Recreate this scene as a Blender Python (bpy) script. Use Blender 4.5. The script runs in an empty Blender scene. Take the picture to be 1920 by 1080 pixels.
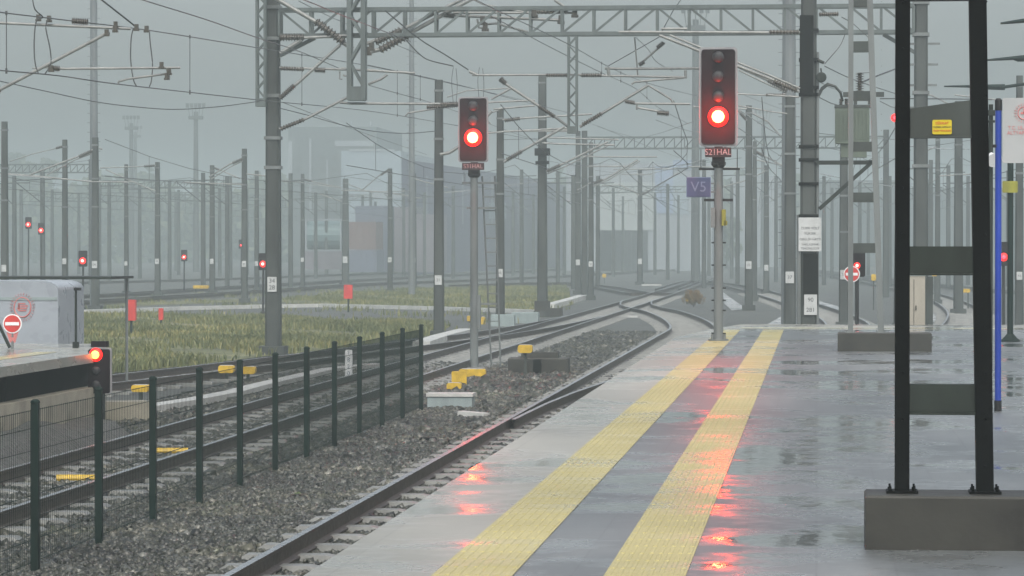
import bpy, math, random
import numpy as np
from mathutils import Vector, Matrix, Quaternion

random.seed(7)
rng = np.random.default_rng(11)
sc = bpy.context.scene
COL = sc.collection
R = math.radians

# ------------------------------------------------------------------ camera
F = 6000.0                      # focal length in pixels of a 1920 px wide frame
CAMZ = 2.88                     # above the sleepers; the platform is 1.26 high
PZ = 1.26
YAW = math.atan(571 / F)
PITCH = math.atan(76 / F)
CAM = Vector((0, 0, CAMZ))
fwd = Vector((-math.sin(YAW) * math.cos(PITCH), math.cos(YAW) * math.cos(PITCH), -math.sin(PITCH)))
rgt = Vector((math.cos(YAW), math.sin(YAW), 0))
upv = rgt.cross(fwd)

def at(px, py, D):
    """the point of the place seen at a photo pixel, D metres down the view axis"""
    return CAM + (fwd + rgt * ((px - 960) / F) + upv * ((540 - py) / F)) * D

def G(px, py, z=-0.05):
    d = fwd + rgt * ((px - 960) / F) + upv * ((540 - py) / F)
    return CAM + d * ((z - CAMZ) / d.z)

def GD(px, D, z=0.0):
    """point at height z, D metres away, in photo column px"""
    p = at(px, 464, D)
    return Vector((p.x, p.y, z))

cam = bpy.data.cameras.new("camera")
camo = bpy.data.objects.new("camera", cam)
COL.objects.link(camo)
camo.location = CAM
camo.rotation_euler = Matrix((rgt, upv, -fwd)).transposed().to_euler()
cam.sensor_width = 36
cam.lens = 36 * F / 1920
cam.clip_start = 0.1
cam.clip_end = 8000
sc.camera = camo

# ------------------------------------------------------------------ materials
def nmat(name):
    m = bpy.data.materials.new(name)
    m.use_nodes = True
    nt = m.node_tree
    return m, nt, nt.nodes["Principled BSDF"]

def node(nt, t, **kw):
    n = nt.nodes.new(t)
    for k, v in kw.items():
        if k in n.inputs.keys() if hasattr(n.inputs, 'keys') else False:
            n.inputs[k].default_value = v
        else:
            setattr(n, k, v)
    return n

def ramp(nt, src, stops):
    r = nt.nodes.new("ShaderNodeValToRGB")
    e = r.color_ramp.elements
    while len(e) < len(stops):
        e.new(0.5)
    for i, (p, c) in enumerate(stops):
        e[i].position = p
        e[i].color = (*c, 1) if len(c) == 3 else c
    nt.links.new(src, r.inputs[0])
    return r.outputs[0]

def noise(nt, scale, detail=4, vec=None, rough=0.55):
    n = nt.nodes.new("ShaderNodeTexNoise")
    n.inputs["Scale"].default_value = scale
    n.inputs["Detail"].default_value = detail
    n.inputs["Roughness"].default_value = rough
    if vec is not None:
        nt.links.new(vec, n.inputs["Vector"])
    return n.outputs["Fac"]

def gcoord(nt, scale=(1, 1, 1)):
    """world-position coordinates, stretched"""
    g = nt.nodes.new("ShaderNodeNewGeometry")
    mp = nt.nodes.new("ShaderNodeMapping")
    mp.inputs["Scale"].default_value = scale
    nt.links.new(g.outputs["Position"], mp.inputs["Vector"])
    return mp.outputs["Vector"]

def bump(nt, bs, h, strength=0.3, dist=0.02):
    b = nt.nodes.new("ShaderNodeBump")
    b.inputs["Strength"].default_value = strength
    b.inputs["Distance"].default_value = dist
    nt.links.new(h, b.inputs["Height"])
    nt.links.new(b.outputs[0], bs.inputs["Normal"])

def worn(name, c, rough=0.5, var=0.35, scale=3.0, streak=True, metal=0.0, spec=0.5, bmp=0.0):
    """weathered paint, steel or concrete: two noises (one drawn out down the post) vary the colour and the gloss"""
    m, nt, bs = nmat(name)
    v = gcoord(nt, (1, 1, 0.25 if streak else 1))
    n1 = noise(nt, scale, 6, v)
    dk = tuple(x * (1 - var) for x in c)
    lt = tuple(min(1, x * (1 + var)) for x in c)
    col = ramp(nt, n1, [(0.3, dk), (0.5, c), (0.72, lt)])
    nt.links.new(col, bs.inputs["Base Color"])
    n2 = noise(nt, scale * 4, 3, v)
    rr = nt.nodes.new("ShaderNodeMapRange")
    rr.inputs[3].default_value = max(0.05, rough - 0.15)
    rr.inputs[4].default_value = min(1, rough + 0.15)
    nt.links.new(n2, rr.inputs[0])
    nt.links.new(rr.outputs[0], bs.inputs["Roughness"])
    bs.inputs["Metallic"].default_value = metal
    bs.inputs["Specular IOR Level"].default_value = spec
    if bmp:
        bump(nt, bs, n2, bmp, 0.01)
    return m

def lampmat(name, c, s):
    m, nt, bs = nmat(name)
    bs.inputs["Base Color"].default_value = (0.1, 0.005, 0.005, 1)
    bs.inputs["Emission Color"].default_value = (*c, 1)
    bs.inputs["Emission Strength"].default_value = s
    return m

M = {}
M['concrete'] = worn('mast concrete', (0.042, 0.049, 0.046), 0.6, 0.45, 2.5, spec=0.35)
M['steel'] = worn('galvanised steel', (0.125, 0.14, 0.138), 0.45, 0.25, 3)
M['truss'] = worn('painted truss steel', (0.075, 0.094, 0.091), 0.5, 0.3, 3)
M['lightmast'] = worn('pale galvanised mast', (0.12, 0.135, 0.14), 0.45, 0.2, 2)
M['tube'] = worn('cantilever tube', (0.17, 0.18, 0.17), 0.35, 0.3, 5)
M['insulator'] = worn('brown insulator', (0.05, 0.045, 0.035), 0.3, 0.4, 8)
M['wire'] = worn('wire', (0.05, 0.055, 0.055), 0.5, 0.2, 2, False)
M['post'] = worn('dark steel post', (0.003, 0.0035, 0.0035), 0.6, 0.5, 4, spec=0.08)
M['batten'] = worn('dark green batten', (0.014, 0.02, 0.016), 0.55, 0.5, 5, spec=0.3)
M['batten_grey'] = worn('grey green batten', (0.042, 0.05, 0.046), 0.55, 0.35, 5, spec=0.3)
M['block'] = worn('wet concrete block', (0.024, 0.024, 0.019), 0.6, 0.45, 3, False, bmp=0.2)
M['oldconcrete'] = worn('old concrete', (0.24, 0.225, 0.175), 0.6, 0.4, 2, False, bmp=0.2)
M['paleconcrete'] = worn('pale concrete', (0.42, 0.43, 0.41), 0.5, 0.2, 2, False)
M['blue'] = worn('blue paint', (0.008, 0.035, 0.27), 0.35, 0.25, 4)
M['white'] = worn('white paint', (0.72, 0.74, 0.74), 0.4, 0.08, 2, False)
M['plate'] = worn('white plate', (0.42, 0.44, 0.435), 0.5, 0.12, 6, False)
M['board'] = worn('grey white board', (0.33, 0.345, 0.345), 0.5, 0.08, 2, False)
M['black'] = worn('black paint and void shade', (0.01, 0.01, 0.011), 0.55, 0.4, 5, spec=0.3)
M['face'] = worn('matt black signal face', (0.011, 0.007, 0.009), 0.6, 0.3, 6, spec=0.06)
M['rim'] = worn('pale rim', (0.22, 0.22, 0.225), 0.5, 0.15, 6)
M['ink'] = worn('dark ink', (0.03, 0.032, 0.035), 0.6, 0.1, 6)
M['red'] = worn('red paint', (0.5, 0.035, 0.03), 0.45, 0.2, 5)
M['redfade'] = worn('faded red print', (0.5, 0.16, 0.15), 0.5, 0.2, 5)
M['yellow'] = worn('yellow paint', (0.50, 0.33, 0.02), 0.45, 0.3, 6, False)
M['yelsticker'] = worn('yellow sticker', (0.45, 0.36, 0.01), 0.45, 0.2, 9, False)
M['fence'] = worn('dark green fence', (0.004, 0.014, 0.011), 0.65, 0.4, 5, spec=0.2)
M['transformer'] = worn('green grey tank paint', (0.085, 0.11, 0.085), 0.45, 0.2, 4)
M['greybox'] = worn('grey cabinet', (0.22, 0.27, 0.27), 0.5, 0.2, 4)
M['beige'] = worn('beige cabinet', (0.30, 0.28, 0.23), 0.5, 0.12, 3)
M['signblue'] = worn('blue sign', (0.04, 0.05, 0.115), 0.5, 0.15, 6)
M['signtext'] = worn('pale blue lettering', (0.13, 0.16, 0.24), 0.5, 0.1, 6)
M['amber'] = worn('green yellow cover', (0.20, 0.20, 0.02), 0.5, 0.3, 6)
M['vanwhite'] = worn('white body paint', (0.27, 0.30, 0.33), 0.3, 0.12, 0.8, False)
M['glass'] = worn('dark lens', (0.02, 0.02, 0.022), 0.5, 0.2, 6, spec=.3)
M['bark'] = worn('bark', (0.06, 0.05, 0.04), 0.8, 0.3, 4)
M['wallpale'] = worn('pale cladding', (0.075, 0.092, 0.096), 0.6, 0.06, 0.1)
M['wallblue'] = worn('pale blue cladding', (0.22, 0.275, 0.31), 0.6, 0.06, 0.1)
M['wallviolet'] = worn('violet grey cladding', (0.085, 0.09, 0.14), 0.6, 0.08, 0.1)
M['wallgrey'] = worn('grey cladding', (0.22, 0.25, 0.27), 0.6, 0.1, 0.1)
M['walldark'] = worn('dark wall', (0.06, 0.07, 0.07), 0.6, 0.1, 0.1)
M['wallbright'] = worn('bright green white cladding', (0.30, 0.34, 0.335), 0.6, 0.05, 0.1)
M['panelblue'] = worn('blue cladding', (0.20, 0.26, 0.36), 0.6, 0.1, 0.1)
M['boxblue'] = worn('blue container', (0.10, 0.115, 0.16), 0.5, 0.15, 1)
M['boxred'] = worn('red container', (0.13, 0.085, 0.08), 0.5, 0.15, 1)
M['boxteal'] = worn('teal tank', (0.11, 0.17, 0.175), 0.5, 0.1, 1)
M['boxbrown'] = worn('brown grey container', (0.14, 0.13, 0.15), 0.5, 0.15, 1)
M['lens'] = lampmat('lit red lens', (1.0, 0.085, 0.018), 34)
M['lens_dwarf'] = lampmat('lit core of a ground signal', (1.0, 0.16, 0.02), 9)
M['lens_bloom'] = lampmat('red lens with painted halo', (1.0, 0.006, 0.002), 1.3)  # emissive red glass, widened to stand in for bloom round lit lamps
M['lens_far'] = lampmat('lit red lens far off', (1.0, 0.06, 0.05), 14)
M['lens_dim'] = lampmat('dim red lens', (1.0, 0.03, 0.05), 3)

# rails: rusty sides, polished running surface
M['rail'] = worn('rusty rail side', (0.035, 0.026, 0.02), 0.5, 0.4, 5, False)
M['railtop'] = worn('polished rail top', (0.42, 0.43, 0.43), 0.28, 0.15, 3, False, metal=0.9)
M['sleeper'] = worn('concrete sleeper', (0.15, 0.155, 0.145), 0.4, 0.35, 4, False)

def leafmat(name, cols, rough=0.6):
    m, nt, bs = nmat(name)
    g = nt.nodes.new("ShaderNodeNewGeometry")
    c = ramp(nt, g.outputs["Random Per Island"], [(i / (len(cols) - 1), k) for i, k in enumerate(cols)])
    nt.links.new(c, bs.inputs["Base Color"])
    bs.inputs["Roughness"].default_value = rough
    return m

def grassmat(name, cols):
    m = leafmat(name, cols)
    nt = m.node_tree
    bs = nt.nodes['Principled BSDF']
    src = bs.inputs['Base Color'].links[0].from_socket
    patch = ramp(nt, noise(nt, 0.22, 4, gcoord(nt)), [(0.36, (0.55, 0.62, 0.5)), (0.5, (1, 1, 1)), (0.64, (1.5, 1.3, 1.15))])
    mx = nt.nodes.new('ShaderNodeMix')
    mx.data_type = 'RGBA'
    mx.blend_type = 'MULTIPLY'
    mx.inputs[0].default_value = 1
    nt.links.new(src, mx.inputs[6])
    nt.links.new(patch, mx.inputs[7])
    nt.links.new(mx.outputs[2], bs.inputs['Base Color'])
    return m
M['grass'] = grassmat('wet meadow grass', [(0.055, 0.072, 0.022), (0.105, 0.125, 0.04), (0.18, 0.178, 0.07), (0.08, 0.105, 0.03)])
M['leaf'] = leafmat('leaves', [(0.03, 0.05, 0.02), (0.07, 0.10, 0.04), (0.11, 0.12, 0.05)])
M['leaforange'] = leafmat('autumn leaves', [(0.10, 0.07, 0.03), (0.20, 0.11, 0.04), (0.12, 0.11, 0.04)])
def stonemat(name, cols, rough):
    """ballast: every stone its own grey, rust and oil staining in drifts"""
    m = leafmat(name, cols, rough)
    nt = m.node_tree
    bs = nt.nodes['Principled BSDF']
    src = bs.inputs['Base Color'].links[0].from_socket
    patch = ramp(nt, noise(nt, 0.55, 5, gcoord(nt)), [(0.36, (0.45, 0.44, 0.42)), (0.48, (0.72, 0.74, 0.74)), (0.60, (0.95, 0.91, 0.82)), (0.72, (0.72, 0.82, 0.62))])
    mx = nt.nodes.new('ShaderNodeMix')
    mx.data_type = 'RGBA'
    mx.blend_type = 'MULTIPLY'
    mx.inputs[0].default_value = 1
    nt.links.new(src, mx.inputs[6])
    nt.links.new(patch, mx.inputs[7])
    nt.links.new(mx.outputs[2], bs.inputs['Base Color'])
    return m
M['stone'] = stonemat('wet ballast stone', [(0.009, 0.010, 0.008), (0.043, 0.045, 0.038), (0.072, 0.075, 0.06), (0.018, 0.022, 0.014), (0.12, 0.122, 0.105), (0.034, 0.036, 0.029), (0.22, 0.222, 0.2)], 0.4)

def mat_ground():
    m, nt, bs = nmat('wet gravel ground')
    v = gcoord(nt)
    vo = nt.nodes.new("ShaderNodeTexVoronoi")
    vo.inputs["Scale"].default_value = 16
    nt.links.new(v, vo.inputs["Vector"])
    sep = nt.nodes.new("ShaderNodeSeparateColor")
    nt.links.new(vo.outputs["Color"], sep.inputs[0])
    stones = ramp(nt, sep.outputs[0], [(0.0, (0.022, 0.024, 0.02)), (0.5, (0.052, 0.054, 0.046)), (1.0, (0.10, 0.102, 0.09))])
    big = noise(nt, 0.16, 5, v)
    wash = ramp(nt, big, [(0.35, (0.048, 0.05, 0.042)), (0.55, (0.085, 0.09, 0.083)), (0.7, (0.055, 0.065, 0.04))])
    mx = nt.nodes.new("ShaderNodeMix")
    mx.data_type = 'RGBA'
    mx.inputs[0].default_value = 0.45
    nt.links.new(stones, mx.inputs[6])
    nt.links.new(wash, mx.inputs[7])
    nt.links.new(mx.outputs[2], bs.inputs["Base Color"])
    bs.inputs["Roughness"].default_value = 0.55
    bump(nt, bs, vo.outputs["Distance"], 0.7, 0.05)
    return m
M['ground'] = mat_ground()

def mat_field():
    m, nt, bs = nmat('meadow soil')
    v = gcoord(nt)
    c = ramp(nt, noise(nt, 0.35, 6, v), [(0.32, (0.05, 0.055, 0.034)), (0.45, (0.09, 0.10, 0.042)), (0.56, (0.13, 0.135, 0.06)), (0.7, (0.20, 0.18, 0.11))])
    nt.links.new(c, bs.inputs["Base Color"])
    bs.inputs["Roughness"].default_value = 0.8
    bump(nt, bs, noise(nt, 9, 4, v), 0.6, 0.1)
    return m
M['field'] = mat_field()

def mat_wet(name, cols, tile, joint, puddle=True, rough=(.035, .42), spec=.5):
    """rain-wet paving: a film of water whose gloss, and so whose mirror image, breaks up in drops, puddles and worn patches"""
    m, nt, bs = nmat(name)
    v = gcoord(nt)
    vs = gcoord(nt, (0.5, 0.16, 1))
    base = ramp(nt, noise(nt, 1.3, 6, vs), [(0.3, cols[0]), (0.55, cols[1]), (0.75, cols[2])])
    br = nt.nodes.new("ShaderNodeTexBrick")
    br.offset = 0.0
    br.inputs["Scale"].default_value = 1.0
    br.inputs["Mortar Size"].default_value = joint
    br.inputs["Brick Width"].default_value = tile[0]
    br.inputs["Row Height"].default_value = tile[1]
    br.inputs["Color1"].default_value = (1, 1, 1, 1)
    br.inputs["Color2"].default_value = (0.93, 0.93, 0.93, 1)
    br.inputs["Mortar"].default_value = (0.8, 0.8, 0.8, 1)
    nt.links.new(v, br.inputs["Vector"])
    mx = nt.nodes.new("ShaderNodeMix")
    mx.data_type = 'RGBA'
    mx.blend_type = 'MULTIPLY'
    mx.inputs[0].default_value = 1.0
    nt.links.new(base, mx.inputs[6])
    nt.links.new(br.outputs["Color"], mx.inputs[7])
    nt.links.new(mx.outputs[2], bs.inputs["Base Color"])
    pud = noise(nt, 1.2, 5, gcoord(nt, (0.55, 0.5, 1)), 0.62)
    rr = nt.nodes.new("ShaderNodeMapRange")
    rr.inputs[1].default_value = 0.40
    rr.inputs[2].default_value = 0.54
    rr.inputs[3].default_value = rough[0]
    rr.inputs[4].default_value = rough[1]
    bs.inputs['Specular IOR Level'].default_value = spec
    nt.links.new(pud, rr.inputs[0])
    nt.links.new(rr.outputs[0], bs.inputs["Roughness"])
    bs.inputs["IOR"].default_value = 1.5
    # rain ripples, slab-to-slab unevenness: three scales of height added up
    acc = None
    for sc_, wt in ((22, 0.16), (7, 0.34), (1.6, 1.3)):
        mu = nt.nodes.new("ShaderNodeMath")
        mu.operation = 'MULTIPLY_ADD'
        nt.links.new(noise(nt, sc_, 2, v), mu.inputs[0])
        mu.inputs[1].default_value = wt
        if acc is not None:
            nt.links.new(acc, mu.inputs[2])
        else:
            mu.inputs[2].default_value = 0
        acc = mu.outputs[0]
    bump(nt, bs, acc, 1.0, 0.0045 if puddle else 0.0025)
    return m
M['paving'] = mat_wet('wet grey paving', [(0.06, 0.068, 0.07), (0.11, 0.12, 0.122), (0.18, 0.188, 0.186)], (0.4, 0.4), 0.006)
M['edgeslab'] = mat_wet('wet pale edge slabs', [(0.19, 0.192, 0.168), (0.265, 0.265, 0.235), (0.34, 0.34, 0.30)], (0.6, 0.9), 0.006, False, (.10, .45), .4)
M['tactile'] = mat_wet('wet yellow tactile paving', [(0.30, 0.265, 0.11), (0.375, 0.33, 0.145), (0.44, 0.395, 0.19)], (400, 0.4), 0.006, False, (.2, .5), .35)
M['endstrip'] = mat_wet('pale yellow end line', [(0.45, 0.45, 0.30), (0.55, 0.55, 0.36), (0.62, 0.62, 0.45)], (0.4, 0.4), 0.005, False)
M['path'] = mat_wet('wet pale path', [(0.24, 0.25, 0.25), (0.34, 0.35, 0.35), (0.45, 0.46, 0.46)], (3, 3), 0.004, False)

# ------------------------------------------------------------------ mesh helpers
class MB:
    """collects shapes in world coordinates; build() links them as ONE mesh object"""
    def __init__(s):
        s.v, s.f, s.mi = [], [], []
    def add(s, vs, fs, mi=0):
        o = len(s.v)
        s.v += [tuple(x) for x in vs]
        s.f += [tuple(i + o for i in f) for f in fs]
        s.mi += [mi] * len(fs)
        return s
    def box(s, c, d, rot=None, mi=0):
        c = Vector(c)
        vs = []
        for z in (-.5, .5):
            for x, y in ((-.5, -.5), (.5, -.5), (.5, .5), (-.5, .5)):
                p = Vector((x * d[0], y * d[1], z * d[2]))
                vs.append(c + (rot @ p if rot else p))
        return s.add(vs, [(3, 2, 1, 0), (4, 5, 6, 7), (0, 1, 5, 4), (1, 2, 6, 5), (2, 3, 7, 6), (3, 0, 4, 7)], mi)
    def span(s, lo, hi, mi=0):
        lo, hi = Vector(lo), Vector(hi)
        return s.box((lo + hi) / 2, hi - lo, None, mi)
    def bar(s, a, b, w, h=None, mi=0):
        """square bar from a to b"""
        a, b = Vector(a), Vector(b)
        d = b - a
        L = d.length
        if L < 1e-6:
            return s
        q = d.to_track_quat('Z', 'Y')
        return s.box((a + b) / 2, (w, h or w, L), q.to_matrix(), mi)
    def tube(s, pts, r, n=8, mi=0, r2=None, cap=True):
        pts = [Vector(p) for p in pts]
        k = len(pts)
        rings = []
        for i, p in enumerate(pts):
            t = (pts[min(i + 1, k - 1)] - pts[max(i - 1, 0)])
            if t.length < 1e-9:
                t = Vector((0, 0, 1))
            t.normalize()
            u = t.cross(Vector((0, 0, 1)))
            if u.length < 0.05:
                u = t.cross(Vector((0, 1, 0)))
            u.normalize()
            w = t.cross(u)
            rr = r if r2 is None else r + (r2 - r) * i / max(1, k - 1)
            rings.append([p + (u * math.cos(2 * math.pi * j / n) + w * math.sin(2 * math.pi * j / n)) * rr for j in range(n)])
        vs = [v for g in rings for v in g]
        fs = []
        for i in range(k - 1):
            for j in range(n):
                a, b = i * n + j, i * n + (j + 1) % n
                fs.append((a, a + n, b + n, b))
        if cap:
            fs.append(tuple(range(n)))
            fs.append(tuple((k - 1) * n + j for j in range(n - 1, -1, -1)))
        return s.add(vs, fs, mi)
    def lathe(s, base, axis, prof, n=14, mi=0):
        """prof: (distance along the axis, radius)"""
        base, axis = Vector(base), Vector(axis).normalized()
        u = axis.cross(Vector((0, 0, 1)))
        if u.length < 0.05:
            u = Vector((1, 0, 0))
        u.normalize()
        w = axis.cross(u)
        vs = []
        for t, r in prof:
            for j in range(n):
                a = 2 * math.pi * j / n
                vs.append(base + axis * t + (u * math.cos(a) + w * math.sin(a)) * max(r, 1e-4))
        fs = []
        for i in range(len(prof) - 1):
            for j in range(n):
                a, b = i * n + j, i * n + (j + 1) % n
                fs.append((a, b, b + n, a + n))
        fs.append(tuple(range(n - 1, -1, -1)))
        fs.append(tuple((len(prof) - 1) * n + j for j in range(n)))
        return s.add(vs, fs, mi)
    def poly(s, pts, z0, z1, mi=0):
        """upright prism over a ground outline"""
        n = len(pts)
        vs = [(p[0], p[1], z0) for p in pts] + [(p[0], p[1], z1) for p in pts]
        fs = [tuple(range(n - 1, -1, -1)), tuple(range(n, 2 * n))]
        fs += [(i, (i + 1) % n, (i + 1) % n + n, i + n) for i in range(n)]
        return s.add(vs, fs, mi)
    def rrect(s, c, w, h, d, r, mi=0, n=5):
        """rounded upright panel: width along x, height along z, depth d along y"""
        out = []
        for cx, cz, a0 in ((w / 2 - r, h / 2 - r, 0), (-w / 2 + r, h / 2 - r, 90), (-w / 2 + r, -h / 2 + r, 180), (w / 2 - r, -h / 2 + r, 270)):
            for i in range(n):
                a = R(a0 + 90 * i / (n - 1))
                out.append((cx + r * math.cos(a), cz + r * math.sin(a)))
        k = len(out)
        vs = [(c[0] + x, c[1] - d / 2, c[2] + z) for x, z in out] + [(c[0] + x, c[1] + d / 2, c[2] + z) for x, z in out]
        fs = [tuple(range(k)), tuple(range(2 * k - 1, k - 1, -1))] + [(i + k, (i + 1) % k + k, (i + 1) % k, i) for i in range(k)]
        return s.add(vs, fs, mi)
    def build(s, name, mat, parent=None, origin=None, smooth=False):
        me = bpy.data.meshes.new(name)
        root = parent
        while root is not None and root.parent is not None:
            root = root.parent
        off = Vector(root.location) if root is not None else (Vector(origin) if origin is not None else Vector((0, 0, 0)))
        me.from_pydata([(x - off.x, y - off.y, z - off.z) for x, y, z in s.v], [], s.f)
        for m in (mat if isinstance(mat, (list, tuple)) else [mat]):
            me.materials.append(m)
        if isinstance(mat, (list, tuple)):
            me.polygons.foreach_set("material_index", s.mi)
        if smooth:
            me.polygons.foreach_set("use_smooth", [True] * len(me.polygons))
        me.update()
        o = bpy.data.objects.new(name, me)
        COL.objects.link(o)
        if parent is not None:
            o.parent = parent
        elif origin is not None:
            o.location = off
        return o

def thing(name, label, cat, loc, group=None):
    o = bpy.data.objects.new(name, None)
    o.empty_display_size = 0.2
    COL.objects.link(o)
    o.location = loc
    o['label'] = label
    o['category'] = cat
    if group:
        o['group'] = group
    return o

def tag(o, label, cat, group=None):
    o['label'] = label
    o['category'] = cat
    if group:
        o['group'] = group
    return o

def struct(o):
    o['kind'] = 'structure'
    return o

def text(s, size, c, mat, parent, name='lettering', squeeze=1.0):
    """raised lettering facing the camera side (-Y), centred on c"""
    cu = bpy.data.curves.new(name, 'FONT')
    cu.body = s
    cu.size = size
    cu.align_x = 'CENTER'
    cu.align_y = 'CENTER'
    cu.extrude = 0.001
    cu.space_line = 0.95
    tmp = bpy.data.objects.new('tmp', cu)
    COL.objects.link(tmp)
    dg = bpy.context.evaluated_depsgraph_get()
    me = bpy.data.meshes.new_from_object(tmp.evaluated_get(dg))
    bpy.data.objects.remove(tmp)
    me.name = name
    me.materials.clear()
    me.materials.append(mat)
    o = bpy.data.objects.new(name, me)
    COL.objects.link(o)
    root = parent
    while root.parent is not None:
        root = root.parent
    me.transform(Matrix.Translation(Vector(c) - Vector(root.location)) @ Matrix.Rotation(R(90), 4, 'X') @ Matrix.Diagonal((squeeze, 1, 1, 1)))
    o.parent = parent
    return o

def smooth_path(pts, step=1.5):
    """Catmull-Rom through 2-D points, resampled"""
    P = [Vector((p[0], p[1])) for p in pts]
    P = [P[0] * 2 - P[1]] + P + [P[-1] * 2 - P[-2]]
    out = []
    for i in range(1, len(P) - 2):
        n = max(2, int((P[i + 1] - P[i]).length / 1.0))
        for k in range(n):
            t = k / n
            a, b, c, d = P[i - 1:i + 3]
            out.append(0.5 * ((2 * b) + (c - a) * t + (2 * a - 5 * b + 4 * c - d) * t * t + (3 * b - a - 3 * c + d) * t ** 3))
    out.append(P[-2])
    res, acc = [out[0]], 0
    for a, b in zip(out, out[1:]):
        acc += (b - a).length
        if acc >= step:
            res.append(b)
            acc = 0
    return res

# ------------------------------------------------------------------ ground, meadow, platform
mb = MB()
mb.add([(-1500, -300, -0.05), (1500, -300, -0.05), (1500, 1500, -0.05), (-1500, 1500, -0.05)], [(0, 1, 2, 3)])
struct(mb.build('ground', M['ground']))

fields = [
    [(205, 702), (370, 685), (500, 669), (640, 653), (822, 628), (845, 612), (740, 604), (500, 599), (200, 592), (60, 596), (-150, 720)],
    [(505, 566), (640, 548), (860, 541), (1062, 538), (1075, 572), (1000, 588), (830, 580), (600, 573)],
    [(200, 570), (480, 560), (485, 566), (200, 576)],
]
for i, poly in enumerate(fields):
    mb = MB()
    pts = [G(x, y) for x, y in poly]
    mb.add([(p.x, p.y, -0.03) for p in pts], [tuple(range(len(pts)))])
    o = mb.build('meadow', M['field'])
    struct(o)
    if o.data.polygons[0].normal.z < 0:
        o.data.flip_normals()
for poly in ([(1436, 611), (1476, 588), (1490, 586), (1500, 611)], [(1355, 548), (1368, 558), (1400, 580), (1372, 583), (1358, 570)],
             [(1536, 565), (1580, 578), (1580, 583), (1540, 603), (1536, 600)], [(1750, 582), (1790, 590), (1760, 605), (1744, 604)]):
    mb = MB()
    pts = [G(x, y) for x, y in poly]
    mb.add([(p.x, p.y, -0.025) for p in pts], [tuple(range(len(pts)))])
    o = struct(mb.build('path', M['path']))
    if o.data.polygons[0].normal.z < 0:
        o.data.flip_normals()

def Yof(D, X):
    """track-wise distance of a point D down the view axis at lateral X"""
    return D + 0  # yaw is small; the difference is absorbed in the numbers

XE, S1, S2 = -2.43, (-1.884, -1.486), (-1.04, -0.638)
YEND = 67.6
outline = [(XE, -12), (24, -12), (24, YEND), (-1.5, YEND), (-2.0, 63.3), (XE, 57.8)]
mb = MB()
mb.poly([(x, y) for x, y in outline], -0.3, PZ - 0.16)
struct(mb.build('platform', M['oldconcrete']))
mb = MB()
k = 0.09
mb.poly([(XE - k, -12), (24, -12), (24, YEND + k), (-1.5 - k, YEND + k), (-2.0 - k, 63.3), (XE - k, 57.8)], PZ - 0.158, PZ)
struct(mb.build('platform_edge', M['edgeslab']))
def sheet(name, mat, x0, x1, y0, y1, z):
    mb = MB()
    mb.add([(x0, y0, z), (x1, y0, z), (x1, y1, z), (x0, y1, z)], [(0, 1, 2, 3)])
    return struct(mb.build(name, mat))
sheet('pavement', M['paving'], S1[1], 24, -12, 63.2, PZ + 0.004)
sheet('pavement', M['endstrip'], -1.5, 24, 64.2, 64.75, PZ + 0.004)
sheet('pavement', M['edgeslab'], -1.4, 24, 66.9, 67.5, PZ + 0.004)
for a, b in (S1, S2):
    mb = MB()
    mb.add([(a, -12, PZ + 0.008), (b, -12, PZ + 0.008), (b, 63, PZ + 0.008), (a, 63, PZ + 0.008)], [(0, 1, 2, 3)])
    n = 8
    for i in range(n):
        x = a + (b - a) * (i + 0.5) / n
        for y0 in np.arange(10, 40, 0.4):
            mb.add([(x - .014, y0 + .02, PZ + .0082), (x - .008, y0 + .03, PZ + .013), (x + .008, y0 + .03, PZ + .013), (x + .014, y0 + .02, PZ + .0082),
                    (x - .014, y0 + .38, PZ + .0082), (x - .008, y0 + .37, PZ + .013), (x + .008, y0 + .37, PZ + .013), (x + .014, y0 + .38, PZ + .0082)],
                   [(1, 2, 6, 5), (0, 1, 5, 4), (2, 3, 7, 6), (0, 3, 2, 1), (4, 5, 6, 7)])
    struct(mb.build('pavement_strip', M['tactile']))

# the platform across the tracks on the left: slab on piers over a dark void, low plinth wall in front
XL = -11.0
out = [(XL, -10), (XL, 49.2), (XL - 0.95, 52.9), (-40, 53.2), (-40, -10)]
mb = MB()
mb.poly(out, PZ - 0.14, PZ)
struct(mb.build('platform_slab', M['edgeslab']))
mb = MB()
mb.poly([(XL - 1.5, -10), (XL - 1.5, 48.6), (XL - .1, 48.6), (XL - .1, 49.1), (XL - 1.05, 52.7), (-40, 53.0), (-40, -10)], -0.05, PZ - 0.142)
struct(mb.build('platform_wall', M['black']))  # recessed wall coloured black to stand in for shade under the slab
for y in np.arange(20, 49, 2.4):
    pass
mb = MB()
mb.span((XL - 0.22, -10, -0.05), (XL, 48.9, 0.74))
struct(mb.build('platform_wall', M['oldconcrete']))
mb = MB()
ys = list(np.arange(-10, 49, 1.0))
hs_ = [.36 + .07 * math.sin(y * .9) + .04 * math.sin(y * 2.3) for y in ys]
vs = []
for y, h in zip(ys, hs_):
    vs += [(XL + .002, y, h), (XL + .35, y, h * .75), (XL + .75 + .1 * math.sin(y), y, -.06)]
mb.add(vs, [(i * 3 + j, i * 3 + j + 1, i * 3 + j + 4, i * 3 + j + 3) for i in range(len(ys) - 1) for j in range(2)])
struct(mb.build('ballast_bank', M['ground']))
mb = MB()
mb.add([(-12.05, -10, PZ + .004), (-11.68, -10, PZ + .004), (-11.68, 48.6, PZ + .004), (-12.05, 48.6, PZ + .004)], [(0, 1, 2, 3)])
struct(mb.build('pavement_strip', M['tactile']))

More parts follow.
